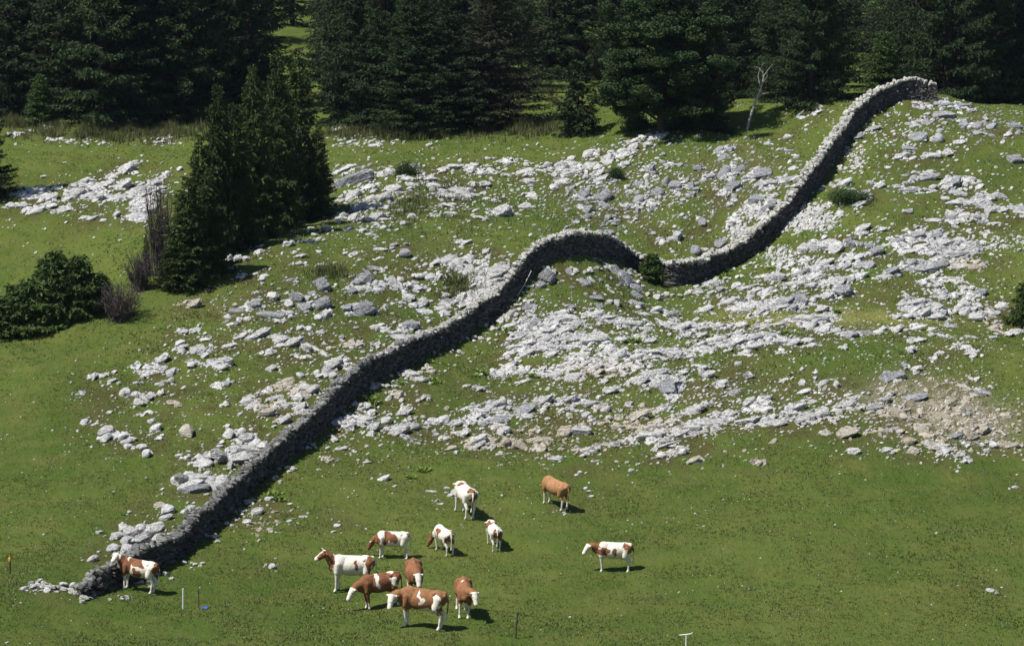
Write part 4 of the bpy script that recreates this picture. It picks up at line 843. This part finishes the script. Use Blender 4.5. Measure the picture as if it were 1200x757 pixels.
cow('cow', 'brown cow facing the camera with a white face, seen behind the long brown cow', 485, 699, -84, 1.12, (8, 1.10, 8, 58),
    mk(1, None, None, 9, 'w', legs=.45, fawn=.12), fat=1.1)
cow('cow', 'long chestnut cow with white legs and white lowered head, nearest of the herd', 492, 735, 168, 1.20, (48, 1.0, 82, 66),
    mk(1, None, [(.02,.32,1.08,.075,.3,.18),(-.50,.3,.92,.15,.3,.3),(.50,0,1.27,.15,.12,.09)], 11, 'w', legs=.60, fawn=.38), tailz=.4)
cow('cow', 'chestnut cow with white face turned aside, standing alone right of the huddle', 542, 720, -84, 1.08, (36, 1.10, 22, 58),
    mk(1, None, [(.6,0,1.0,.1,.08,.2),(-.1,-.1,1.25,.12,.1,.08)], 13, 'w', legs=.60, fawn=.25))
cow('cow', 'small white calf with brown shoulders grazing to the left, upper left of the herd', 459, 654, 182, .92, (-28, .76, -35, 58),
    mk(0, [(.15,0,1.04,.36,.5,.32),(.75,0,.8,.22,.4,.5),(-.80,0,1.1,.10,.3,.2)], None, 15, 'b', legs=0), stride=.4)
cow('cow', 'small white calf with dark brown lowered head, seen half from behind', 520, 647, 118, .88, (46, .50, 50, 60),
    mk(0, [(-.66,-.1,1.0,.20,.34,.34),(.12,.1,1.06,.26,.4,.22),(-.25,-.2,.9,.12,.2,.14),(.8,0,.7,.22,.5,.5)], None, 17, 'b', legs=0))
cow('cow', 'smallest white calf with brown rump seen from behind, beside the darker-headed calf', 578, 641, 104, .86, (0, .95, 0, 50),
    mk(0, [(-.70,0,1.0,.20,.26,.34),(.42,0,1.15,.30,.4,.28)], None, 19, 'w', legs=0))
cow('cow', 'mostly white cow with brown rump walking away uphill, topmost white one', 543, 603, 112, 1.10, (-6, 1.0, -8, 45),
    mk(0, [(-.76,0,.98,.16,.26,.38),(.30,.15,1.22,.10,.3,.12)], None, 21, 'w', legs=0), stride=.25)
cow('cow', 'plain light brown cow with pale legs, topmost and rightmost of the upper pair', 649, 593, 132, 1.02, (-30, .70, -40, 60),
    mk(1, None, None, 23, 'b', fawn=1, legs=.52), tailz=.30, fat=1.1)
cow('cow', 'white cow with brown patches standing alone at the right, facing left', 718, 669, 178, .98, (8, 1.14, 30, 50),
    mk(0, [(.48,0,.95,.24,.5,.28),(.02,0,.94,.17,.5,.32),(-.62,0,1.10,.20,.5,.18),(-.78,0,1,.1,.4,.2)], None, 25, 'w', legs=0, neckc=1))
# ---------------------------------------------------------------- trees
def sprays(P, Dr, Ln, wd, rng, k=4, sag=.35):
    """slim diamonds scattered round each twig: P (n,3) start, Dr (n,3) unit, Ln (n)"""
    n = len(P); Vs = []
    for j in range(k):
        t = rng.random(n)*.8; o = P+Dr*(Ln*t)[:, None]
        d = Dr+rng.normal(size=(n, 3))*.42; d[:, 2] -= sag*rng.random(n); d /= np.linalg.norm(d, axis=1, keepdims=True)
        l = Ln*rng.uniform(.4, .75, n); s = np.cross(d, rng.normal(size=(n, 3))); s /= np.linalg.norm(s, axis=1, keepdims=True)+1e-9
        w_ = (wd*rng.uniform(.6, 1.3, n))[:, None]
        Vs.append(np.stack([o, o+d*(l*.45)[:, None]+s*w_, o+d*l[:, None], o+d*(l*.45)[:, None]-s*w_], 1))
    V = np.concatenate(Vs).reshape(-1, 3); q = np.arange(len(V)).reshape(-1, 4)
    return V, q
def spruce_mesh(seed, Hh, Rr, base=.06, droop=.35, dens=1.0, rag=.2, k=5, power=.85):
    r = np.random.default_rng(seed); P = []; D = []; Ln = []; tb = Bag(); z = base*Hh
    tube(tb, [(0, 0, -.6), (0, 0, Hh*.3), (r.normal()*.1, r.normal()*.1, Hh*.7), (0, 0, Hh*.985)], [Hh*.022, Hh*.016, Hh*.009, .02], 8)
    lobes = r.uniform(0, 2*PI, 3)
    while z < Hh*.985:
        rel = (z/Hh-base)/(1-base); env = Rr*(1-rel)**power*min(1, .80+rel*2.5)
        nb = int(7*dens+r.integers(0, 3)) if rel < .85 else 5
        for i in range(nb):
            az = r.uniform(0, 2*PI); L_ = env*r.uniform(1-rag*1.6, 1+rag*.7)*(1+.14*math.cos(az*2-lobes[0])+.10*math.cos(az*3-lobes[1]))
            if L_ < .12: L_ = .12
            if r.random() < .05: continue
            o = np.array([math.cos(az), math.sin(az), 0]); t = np.linspace(0, 1, 5)
            dr = droop*(1-.6*rel); up = .18+.5*rel
            pz = z+r.normal()*.1+L_*(-dr*t+ (dr*.55+up*.35)*t**2+(.25*rel)*t)
            br = np.stack([o[0]*L_*t, o[1]*L_*t, pz], -1)
            if L_ > 1.0: tube(tb, br[[0, 2, 4]], [.03+L_*.008, .02, .006], 4)
            nt_ = max(4, int(L_*6.5*dens))
            tt = r.uniform(.12, 1, nt_)**.75; q = np.stack([np.interp(tt, t, br[:, c]) for c in range(3)], -1)
            sd = np.where(r.random(nt_) < .5, 1, -1); side = np.array([-o[1], o[0], 0])
            d = o[None]*r.uniform(.35, .9, nt_)[:, None]+side[None]*(sd*r.uniform(.3, 1, nt_))[:, None]; d[:, 2] -= r.uniform(.05, .55, nt_)*(1-.7*rel)
            d /= np.linalg.norm(d, axis=1, keepdims=True)
            P.append(q); D.append(d); Ln.append((.22+.20*L_**.5*(1.15-tt))*r.uniform(.8, 1.3, nt_))
        z += Hh*.018*r.uniform(.8, 1.2)/dens**.3+.12
    P = np.concatenate(P); D = np.concatenate(D); Ln = np.concatenate(Ln)
    V, q = sprays(P, D, Ln*1.5, .055, r, k)
    return tb.mesh('trunk', M['bark_dark'], True), V, q
def tree_protos(kind, specs, matn):
    out = []
    for a in specs:
        tm, V, q = spruce_mesh(**a); out.append((tm, mesh_np('crown', V, q, M[matn]), a['Hh']))
    return out
PR = {}
PR['spruce'] = tree_protos('s', [dict(seed=1, Hh=22, Rr=4.8, base=.01, dens=1.25), dict(seed=2, Hh=22, Rr=4.2, droop=.5, rag=.3, base=.01, dens=1.25), dict(seed=3, Hh=22, Rr=5.6, droop=.3, base=.01, dens=1.25), dict(seed=4, Hh=22, Rr=4.6, rag=.32, base=.01, dens=1.25)], 'spruce')
PR['forest'] = tree_protos('f', [dict(seed=11, Hh=20, Rr=4.2, k=4, dens=.9, base=.02), dict(seed=12, Hh=20, Rr=3.6, k=4, dens=.9, droop=.5, base=.02), dict(seed=13, Hh=20, Rr=5.0, k=4, dens=.9, base=.02)], 'spruce')
PR['fir'] = tree_protos('a', [dict(seed=21, Hh=10.5, Rr=2.3, base=.01, droop=.12, dens=1.5, rag=.36, power=.85), dict(seed=22, Hh=10.5, Rr=2.0, base=.01, droop=.15, dens=1.5, rag=.4, power=.8), dict(seed=23, Hh=10.5, Rr=2.6, base=.01, droop=.05, dens=1.5, rag=.38, power=.9)], 'fir')
PR['low'] = tree_protos('l', [dict(seed=25+i, Hh=3.2, Rr=1.35, base=.0, droop=-.15, dens=2.2, rag=.55, power=.6, k=6) for i in range(3)], 'bushgreen')
PR['bright'] = tree_protos('b', [dict(seed=31, Hh=8, Rr=2.4, base=.01, droop=.1, dens=1.4, power=.7)], 'pine_light')
PR['old'] = tree_protos('o', [dict(seed=41, Hh=20, Rr=5.4, base=.07, droop=.55, dens=1.15, rag=.4, k=4, power=.6)], 'oldspruce')
PR['thin'] = tree_protos('t', [dict(seed=51, Hh=5.4, Rr=1.75, base=.05, droop=.55, dens=1.1, rag=.45, k=5, power=.75)], 'spruce')
def broad(seed, Hh, Rr, matn, trunk_h=.12, nl=34, leaves=520, lsz=.11, lay=.45):
    r = np.random.default_rng(seed); tb = Bag(); cl = []
    top = np.array([r.normal()*.3, r.normal()*.3, Hh*.8]); tube(tb, [(0, 0, -.4), (.1, 0, Hh*.3), top*.7, top], [Hh*.03, Hh*.024, Hh*.014, .05], 8)
    for i in range(nl):
        f = trunk_h+(1-trunk_h)*(i+.5)/nl; az = i*2.4+r.normal()*.4; z0 = Hh*.8*f*.85
        L_ = Rr*(1-((f-.35)/.8)**2)*r.uniform(.7, 1.1); o = np.array([math.cos(az), math.sin(az), 0])
        p0 = np.array([0, 0, z0]); p2 = o*L_+np.array([0, 0, z0+L_*r.uniform(.15, .5)]); p1 = (p0+p2)/2+np.array([0, 0, .2*L_*.5])
        tube(tb, [p0, p1, p2], [.10, .06, .02], 5)
        for t in np.linspace(.35, 1, 6):
            c = p0*(1-t)**2+2*p1*t*(1-t)+p2*t*t; 
            for _ in range(2): cl.append((c+r.normal(size=3)*[.55, .55, .3], r.uniform(.45, .95)))
    for _ in range(nl): cl.append((np.array([r.normal()*Rr*.3, r.normal()*Rr*.3, Hh*r.uniform(.6, 1)]), r.uniform(.5, .9)))
    Vs = []
    for c, s in cl:
        n = int(leaves*s*s); d = r.normal(size=(n, 3)); d /= np.linalg.norm(d, axis=1, keepdims=True); p = c+d*(s*r.random(n)**.45)[:, None]*[1, 1, lay]
        a = r.normal(size=(n, 3)); a[:, 2] *= .4; a /= np.linalg.norm(a, axis=1, keepdims=True); b_ = np.cross(a, r.normal(size=(n, 3))); b_ /= np.linalg.norm(b_, axis=1, keepdims=True)
        l = lsz*r.uniform(.6, 1.2, n)[:, None]; Vs.append(np.stack([p-a*l, p+b_*l*.6, p+a*l, p-b_*l*.6], 1))
    V = np.concatenate(Vs).reshape(-1, 3)
    return tb.mesh('trunk', M['bark'], True), mesh_np('crown', V, np.arange(len(V)).reshape(-1, 4), M[matn]), Hh
PR['broad'] = [broad(61, 12, 4.6, 'leaf', .06, 46, 620, .10)]
PR['bush'] = [broad(71+i, 3.0, 1.6, 'fir', .05, 16, 420, .085, .7) for i in range(2)]
PR['shrublet'] = [broad(81, 1.0, .8, 'leaf', .05, 7, 160, .07, .8)]
def tree(kind, u, v, hpx=None, label='', group=None, seed=0, name='spruce_tree', wide=1.0, P=None, hm=None, cat='tree'):
    if P is None: P = cast1(u, v)
    pr = PR[kind][seed % len(PR[kind])]; s = (hpx*P[1]/F_PX if hm is None else hm)/pr[2]
    o = tag(new_obj(name, None, None, (float(P[0]), float(P[1]), float(P[2])-.05)), label, cat, group)
    o.rotation_euler = (0, 0, (seed*1.37 if hm else u*.7+seed)); o.scale = (s*wide, s*wide, s)
    new_obj('trunk', pr[0], o); new_obj('crown', pr[1], o)
    return o
# the tall dark clump on the left
FG = 'dark firs of the clump on the ridge'
F5 = 'fir_tree'
tree('fir', 222, 336, 135, 'lowest and leftmost fir of the dark clump, bushy to the ground', FG, 0, F5, 1.15)
tree('fir', 204, 338, 70, 'low fir at the very left foot of the dark clump', FG, 1, F5, 1.5)
tree('fir', 246, 322, 120, 'short bushy fir at the lower edge of the dark clump', FG, 1, F5, 1.3)
tree('fir', 258, 300, 208, 'narrow pointed fir with the leftmost tip of the dark clump', FG, 2, F5, .62)
tree('fir', 236, 305, 150, 'pointed fir low on the left shoulder of the dark clump', FG, 4, F5, .8)
tree('fir', 276, 290, 175, 'fir between the two left tips of the dark clump', FG, 0, F5, .8)
tree('fir', 299, 280, 210, 'pointed fir in the middle of the dark clump', FG, 3, F5, .66)
tree('fir', 326, 272, 214, 'tallest fir right of the middle of the dark clump', FG, 5, F5, .72)
tree('fir', 352, 256, 202, 'tall rightmost fir of the dark clump', FG, 1, F5, .78)
tree('fir', 344, 262, 125, 'short dense fir in front of the right tips of the clump', FG, 2, F5, .9)
tree('fir', 308, 276, 110, 'short dense fir in front of the middle of the clump', FG, 4, F5, 1.1)
tree('fir', 374, 248, 105, 'slim fir on the right flank of the dark clump', FG, 0, F5, .75)
tree('bright', 376, 252, 46, 'low round fir sapling at the right foot of the dark clump', FG, 0, 'fir_sapling', 1.1)
tree('fir', 172, 322, 50, 'thin little fir left of the dark clump', FG, 1, 'fir_sapling', .7)
BG_ = 'low bushes on the left ridge'
for (u, v, h, w_, lb, sd) in [(6,390,45,1.5,'leftmost low dark bush cut by the left edge',0),(34,388,62,1.2,'second bush from the left edge, rounded and dark',1),(66,378,84,.85,'tall pointed bush in the middle of the left ridge',2),(92,370,72,.85,'pointed bush right of the tall middle one on the left ridge',0),(112,364,46,1.1,'small bush at the right end of the ridge bushes',1)]:
    tree('low', u, v, h, lb, BG_, sd, 'bush', w_, cat='bush')
tree('low', 1206, 380, 52, 'dark green bush cut by the right edge beside the pale slabs', None, 1, 'bush', .9, cat='bush')
tree('low', 764, 332, 36, 'small green bush hiding the wall in its dip', None, 0, 'bush', 1.0, cat='bush')
tree('shrublet', 992, 233, 9, 'low dark green shrub right of the climbing wall', None, 0, 'shrub', 1.9, cat='bush')
tree('shrublet', 474, 204, 10, 'small dark shrub among the white boulders', None, 0, 'shrub', 1.0, cat='bush')
tree('shrublet', 722, 207, 8, 'small dark shrub under the boulder row', None, 0, 'shrub', .9, cat='bush')
tree('shrublet', 748, 153, 15, 'green seedling at the foot of the broad tree', None, 0, 'shrub', .8, cat='bush')
# forest edge
EG = 'large spruces of the forest edge'
E = [('spruce',-14,232,190,'dark spruce cut by the left edge with its shadow on the grass',0,.8),
 ('spruce',122,141,330,'huge broad spruce filling the upper left',2,1.05),('spruce',70,138,300,'tall spruce just left of the huge broad one',1,.9),
 ('bright',48,147,62,'small bright green spruce in front of the dark upper left forest',0,1.1),
 ('spruce',12,135,290,'dark spruce in the upper left corner',3,.9),('spruce',160,138,280,'dark spruce squeezed right of the huge broad one',3,.85),
 ('spruce',212,142,310,'tall spruce left of the dark clump tip',0,.95),('spruce',240,138,260,'spruce behind the tip of the dark clump',1,.8),('spruce',268,130,300,'spruce above the dark clump, left of the grass gap',2,.7),
 ('spruce',400,142,270,'spruce right of the grass gap above the dark clump',1,.75),('spruce',418,146,300,'dark spruce at the centre left forest edge',3,.85),
 ('spruce',452,150,280,'spruce with low branches at the centre forest edge',0,.85),('spruce',486,154,190,'bushy spruce reaching the grass left of the old brown one',2,1.35),
 ('spruce',524,154,185,'spruce standing just left of the old brown one',3,1.3),('old',578,150,190,'old brownish spruce with a bare thick trunk base',0,1.35),
  ('thin',677,158,88,'small ragged spruce standing alone in the forest gap',0,.95),
 ('spruce',716,100,230,'spruce behind the lone ragged one, over the bright meadow',0,.55),
 ('spruce',806,152,215,'dark spruce right of the broad leafy tree',1,.75),('spruce',838,154,170,'slim spruce with hanging brown twigs left of the dead snag',1,.7),
 ('spruce',916,118,260,'tall spruce behind the dead snag',0,.8),('spruce',950,120,290,'dark spruce between snag and wall top',2,.75),('spruce',970,112,200,'spruce left of the distant meadow glimpse',3,.45),
 ('bright',1035,116,92,'bright green conical spruce behind the wall top',0,1.0),
 ('spruce',1072,122,300,'dark spruce right behind the end of the wall',0,.7),('spruce',1110,130,330,'broad spruce on the skyline right of the wall end',2,.75),
 ('spruce',1150,134,320,'spruce above the right hilltop rocks',3,.8),('spruce',1192,138,330,'dark spruce in the upper right corner',1,.8)]
for i, (k, u, v, h, lb, sd, wd) in enumerate(E):
    P = None
    if u > 1000:                                          # these stand in the ground behind the ridge
        a, b_ = ray(u, v); Yt = 206 if k == 'bright' else 214+(i % 3)*3; x = float(a)*Yt; P = np.array([x, Yt, float(H(x, Yt))])
    tree(k, u, v, h, lb, EG, sd+(0 if k != 'spruce' else 0), 'spruce_tree', wd, P)
tree('broad', 776, 154, 205, 'broad leafy green tree with layered branches at the forest edge', None, 0, 'broadleaf_tree', 1.0)
# the forest behind: deeper rows, with the glimpses of meadow left open
fr = np.random.default_rng(77); FGR = 'dark spruces of the deep forest'
cells = []
for row, Y in enumerate([222, 231, 240, 250, 261, 274, 290, 310, 335]):
    n = int(Y*.45/ (4.0+row*.35))
    for k in range(n):
        x = ((k+.5)/n-.5)*Y*.45+fr.normal()*1.2; y = Y+fr.normal()*2.5; u = 600+x/y*F_PX
        gap = False
        for (g0, g1, ymax) in [(328, 368, 296), (600, 735, 243), (988, 1012, 300), (846, 890, 228), (608, 622, 290)]:
            if g0-18 < u < g1+18 and y < ymax: gap = True
        if 1010 < u < 1230 and y < 226: gap = True
        if not gap: cells.append((x, y, u))
for i, (x, y, u) in enumerate(cells[:262]):
    side_ = 'left' if u < 400 else 'middle' if u < 800 else 'right'
    tree('forest', 0, 0, None, 'dark spruce of the closed deep forest in the upper '+side_, FGR+' at '+side_, i, 'spruce_tree', fr.uniform(.8, 1.15), np.array([x, y, float(H(x, y))]), fr.uniform(15, 23))
print('FOREST', len(cells))
# ---- dead wood
def deadbush(u, v, wpx, hpx, matn, label, seed, n=60):
    r = np.random.default_rng(seed); P = cast1(u, v); s = P[1]/F_PX; b = Bag()
    for i in range(n):
        az = r.uniform(0, 2*PI); w_ = wpx*s*.5*r.random()**.6; h = hpx*s*r.uniform(.35, 1); 
        p0 = np.array([r.normal()*.12*wpx*s, r.normal()*.12*wpx*s, -.1]); p2 = np.array([math.cos(az)*w_, math.sin(az)*w_, h]); p1 = (p0+p2)/2+r.normal(size=3)*.12
        tube(b, [p0, p1, p2], [.035, .022, .008], 4)
        for _ in range(14):
            t = r.uniform(.3, 1); q = p0*(1-t)**2+2*p1*t*(1-t)+p2*t*t; d = r.normal(size=3); d /= np.linalg.norm(d); l = r.uniform(.2, .55)
            tube(b, [q, q+d*l*.5+r.normal(size=3)*.03, q+d*l], [.013, .010, .005], 3)
    o = new_obj('dead_shrub', b.mesh('dead_shrub', M[matn], False), None, P.tolist()); tag(o, label, 'shrub')
deadbush(190, 322, 42, 115, 'twig', 'tall grey leafless brush leaning on the left side of the fir clump', 1, 90)
deadbush(140, 374, 55, 44, 'twig', 'low grey-brown bare brush between bush and fir clump', 2, 70)
deadbush(165, 340, 40, 50, 'twig', 'grey bare brush at the lower left foot of the fir clump', 5, 60)
deadbush(316, 272, 52, 24, 'twig_brown', 'reddish brown dead brush at the foot of the fir clump', 3, 80)
# dead snag
P = cast1(875, 152); s = P[1]/F_PX; b = Bag()
def sp(pts): return [np.array([(u-875)*s, dy, (152-v)*s]) for u, v, dy in pts]
tube(b, sp([(875,154,0),(879,138,.1),(885,120,0),(891,105,.1),(894,92,0),(893,84,.1)]), [.13,.11,.09,.07,.05,.02], 7)
for pts, r0 in (([(891,105,0),(888,90,.3),(890,80,.2)],.05),([(893,98,0),(898,90,-.3),(897,82,-.5)],.035),([(887,114,0),(893,110,-.4),(899,109,-.6)],.05),([(886,117,0),(882,112,.4),(878,105,.6)],.03),([(894,90,0),(900,82,.3),(905,76,.4)],.03),([(893,86,0),(888,80,0),(883,79,.1)],.02),([(890,82,.2),(893,76,.2),(899,73,.3)],.015)):
    tube(b, sp(pts), [r0, r0*.7, r0*.3], 5)
tag(new_obj('dead_tree', b.mesh('dead_tree', M['deadwood'], True), None, P.tolist()), 'bare bleached snag with a few crooked branches on the upper slope', 'dead tree')
# ---- posts, poles and small man-made things
PG = 'fence posts in the lower pasture'
def post(u, v, hpx, r_, matn, label, tip=None, cross=False, lean=0.):
    P = cast1(u, v); h = hpx*P[1]/F_PX; root = tag(new_obj('fence_post', None, None, P.tolist()), label, 'post', PG)
    b = Bag(); tube(b, [(0, 0, -.1), (lean*.5, 0, h*.5), (lean, 0, h)], [r_, r_, r_*.9], 8); new_obj('shaft', b.mesh('shaft', M[matn], True), root)
    b = Bag(); 
    if tip: tube(b, [(lean, 0, h-.12), (lean, 0, h-.02), (lean, 0, h+.04)], [r_*1.5, r_*1.7, r_*1.1], 8); new_obj('insulator', b.mesh('insulator', M[tip], True), root)
    if cross: tube(b, [(-.26, 0, h-.02), (0, 0, h), (.20, .0, h+.03), (.24, 0, h+.09)], [.02, .024, .02, .02], 6); new_obj('crossbar', b.mesh('crossbar', M[matn], True), root)
post(214.5, 713, 25, .03, 'whitepost', 'white post standing left of the blue lick', None, False, .02)
post(233, 712, 21, .02, 'woodpost', 'thin dark post just left of the blue lick', 'woodpost')
post(12, 673, 20, .035, 'woodpost', 'dark post with orange insulator near the left edge', 'orange')
post(604, 748, 32, .03, 'woodpost', 'dark leaning post at the bottom, below the herd', 'woodpost', False, .08)
post(804, 764, 22, .028, 'whitepost', 'white post with a short crossbar at the bottom edge', None, True)
def pole(u0, v0, u1, v1, label):
    P = cast1(u0, v0); D = float(np.interp(0, [0, 1], [P[1], P[1]])); a, b_ = ray(u1, v1); Y1 = P[1]+.45
    Q = np.array([float(a)*Y1, Y1, float(b_)*Y1])-P; b = Bag(); tube(b, [(0, 0, 0), Q*.5, Q], [.035, .033, .028], 7)
    tag(new_obj('wooden_pole', b.mesh('wooden_pole', M['lime'], True), None, P.tolist()), label, 'pole')
pole(475.5, 431, 472, 402, 'pale upright pole leaning against the wall in the middle')
P = cast1(606, 348); b = Bag(); s = P[1]/F_PX
tube(b, [(0, 0, .02), (9*s, .5, 14*s), (17*s, .9, 29*s)], [.025, .025, .02], 6); tag(new_obj('wooden_pole', b.mesh('wooden_pole', M['lime'], True), None, P.tolist()), 'slim slanting pole against the wall below its round bend', 'pole')
P = cast1(241, 713); b = Bag(); V, F = rock_proto(3, 900); b.add(V*[.12, .10, .065]+[0, 0, .05], F); V, F = rock_proto(2, 901); b.add(V*[.07, .06, .05]+[-.15, -.03, .03], F)
tag(new_obj('salt_lick', b.mesh('salt_lick', M['blue'], False), None, P.tolist()), 'bright blue lick lying in the grass right of the white post', 'salt lick')
# black tub of which only the rim enters the picture
P = cast1(272, 768); b = Bag(); n = 36; Vt = []; Ft = []
prof = [(.50, -.35), (.60, .22), (.63, .26), (.60, .27), (.56, .22), (.48, -.28)]
for i in range(n):
    a = 2*PI*i/n
    for r_, z in prof: Vt.append((r_*1.15*math.cos(a), r_*.8*math.sin(a), z+.02*math.sin(3*a)))
for i in range(n):
    for k in range(5): Ft.append((i*6+k, ((i+1) % n)*6+k, ((i+1) % n)*6+k+1, i*6+k+1))
b.add(Vt, Ft); tag(new_obj('water_tub', b.mesh('water_tub', M['black'], True), None, (P+[0, 0, .0]).tolist()), 'black rubber tub rim peeping in at the bottom edge', 'tub')
# ---- leafy yellow-green plants
r = np.random.default_rng(91); b = Bag()
for i in range(60):
    az = r.uniform(0, 2*PI); l = r.uniform(.12, .26); e = r.uniform(.3, 1.2); d = np.array([math.cos(az)*math.cos(e), math.sin(az)*math.cos(e), math.sin(e)]); s_ = np.array([-math.sin(az), math.cos(az), 0])*l*.28
    o = np.array([r.normal()*.16, r.normal()*.16, .0]); b.add([o, o+d*l*.5+s_, o+d*l, o+d*l*.5-s_], [(0, 1, 2, 3)])
plant0 = b.mesh('leafy_plant', M['plantleaf'])
for i, (u, v) in enumerate([(471,450),(505,446),(512,449),(503,424),(430,468),(438,472),(557,441),(562,437),(847,326),(851,322),(838,330),(856,318),(902,315),(434,478),(598,388),(588,384),(624,440),(744,400),(980,365),(1135,374),(1148,372),(320,580),(327,586),(480,560),(495,552),(920,390),(1180,372),(430,468)]):
    if i == 27: break
    P = cast1(u, v); o = tag(new_obj('leafy_plant', plant0, None, P.tolist()), 'yellow-green leafy plant tuft among the pale rocks', 'plant', 'yellow-green leafy plants')
    o.rotation_euler = (0, 0, i); k = .75+.5*((i*37) % 10)/10; o.scale = (k, k, k)
# ---- tall dry grass along the forest edge
def scrub(boxes, matn, name, label, seed, hh=.6):
    r = np.random.default_rng(seed); V = []
    for (u0, u1, v0, v1, n) in boxes:
        P, ok = cast(r.normal((u0+u1)/2, (u1-u0)*.33, n), r.normal((v0+v1)/2, (v1-v0)*.36, n)); h = hh*r.uniform(.3, 1.2, n)*np.clip(.75+1.1*vnoise(P[:, :2]/1.1, seed), .15, 1.5)
        for k in range(4):
            a = r.uniform(0, 2*PI, n); le = h*r.uniform(.15, .5, n); o = P+np.stack([r.normal(size=n)*.08, r.normal(size=n)*.08, np.zeros(n)-.03], -1); s_ = np.stack([-np.sin(a), np.cos(a), a*0], -1)*.028
            V.append(np.stack([o-s_, o+s_, o+np.stack([np.cos(a)*le, np.sin(a)*le, h], -1)], 1).reshape(-1, 3))
    V = np.concatenate(V); tag(new_obj(name, mesh_np(name, V, np.arange(len(V)).reshape(-1, 3), M[matn])), label, 'grass', None, 'stuff')
scrub([(70, 215, 150, 163, 3200), (395, 560, 152, 163, 2200), (560, 660, 150, 158, 1200), (0, 60, 146, 150, 500)], 'drygrass', 'tall_dry_grass', 'tall brownish grass and herbs along the forest edge', 5, .7)
scrub([(465, 500, 225, 262, 500), (500, 590, 205, 262, 700), (515, 560, 325, 345, 350), (365, 400, 315, 326, 200), (300, 360, 262, 276, 200)], 'drygrass', 'brown_herbs', 'low brown and green herbs between the boulders', 6, .38)
scrub([(590, 740, 95, 150, 1400)], 'plantleaf', 'meadow_herbs', 'pale herbs dotting the meadow seen through the forest gap', 7, .25)
# ---------------------------------------------------------------- light and sky
SUN_EL = 58.0; SUN_AZ = 205.0        # azimuth of the sun measured from +X towards +Y (180 = straight left)
sd = bpy.data.lights.new('sun', 'SUN'); so = bpy.data.objects.new('sun', sd); C.objects.link(so)
sd.energy = 4.6; sd.angle = R(.5); sd.color = (1, .965, .90)
dv = Vector((math.cos(R(SUN_AZ))*math.cos(R(SUN_EL)), math.sin(R(SUN_AZ))*math.cos(R(SUN_EL)), math.sin(R(SUN_EL))))
so.rotation_euler = dv.to_track_quat('Z', 'Y').to_euler()
wd = bpy.data.worlds.new('World'); bpy.context.scene.world = wd; wd.use_nodes = True
nt = wd.node_tree; bg = nt.nodes['Background']; sk = nt.nodes.new('ShaderNodeTexSky'); sk.sky_type = 'NISHITA'; sk.sun_disc = False
sk.sun_elevation = R(SUN_EL); sk.sun_rotation = R(90-SUN_AZ); sk.altitude = 1300
nt.links.new(sk.outputs[0], bg.inputs[0]); bg.inputs[1].default_value = .075
sc = bpy.context.scene
sc.view_settings.view_transform = 'Standard'; sc.view_settings.look = 'None'; sc.view_settings.exposure = .58; sc.view_settings.gamma = 1
sc.view_settings.use_curve_mapping = False
sc.cycles.max_bounces = 4; sc.cycles.diffuse_bounces = 2; sc.cycles.transmission_bounces = 2; sc.cycles.glossy_bounces = 2

# ---------------------------------------------------------------- the thin blue air between here and the forest
hz = bpy.data.materials.new('air_haze'); hz.use_nodes = True; hn = hz.node_tree; hn.nodes.clear()
ho = hn.nodes.new('ShaderNodeOutputMaterial'); hv = hn.nodes.new('ShaderNodeVolumePrincipled')
hv.inputs['Color'].default_value = (.62, .76, 1, 1); hv.inputs['Density'].default_value = .00004; hv.inputs['Anisotropy'].default_value = .2
hn.links.new(hv.outputs[0], ho.inputs['Volume'])
zlo = float(ZG.min())-1; zhi = max(float(ZG.max()), 8)+30
x0, x1, y0, y1 = -440., 440., -140., 820.
V = [(x, y, z) for z in (zlo, zhi) for y in (y0, y1) for x in (x0, x1)]
F = [(0, 2, 3, 1), (4, 5, 7, 6), (0, 1, 5, 4), (2, 6, 7, 3), (0, 4, 6, 2), (1, 3, 7, 5)]
tag(new_obj('haze', mesh_np('haze', V, F, hz)), 'thin bluish summer air in front of the far forest', None, None, 'stuff')
sc.cycles.volume_bounces = 0
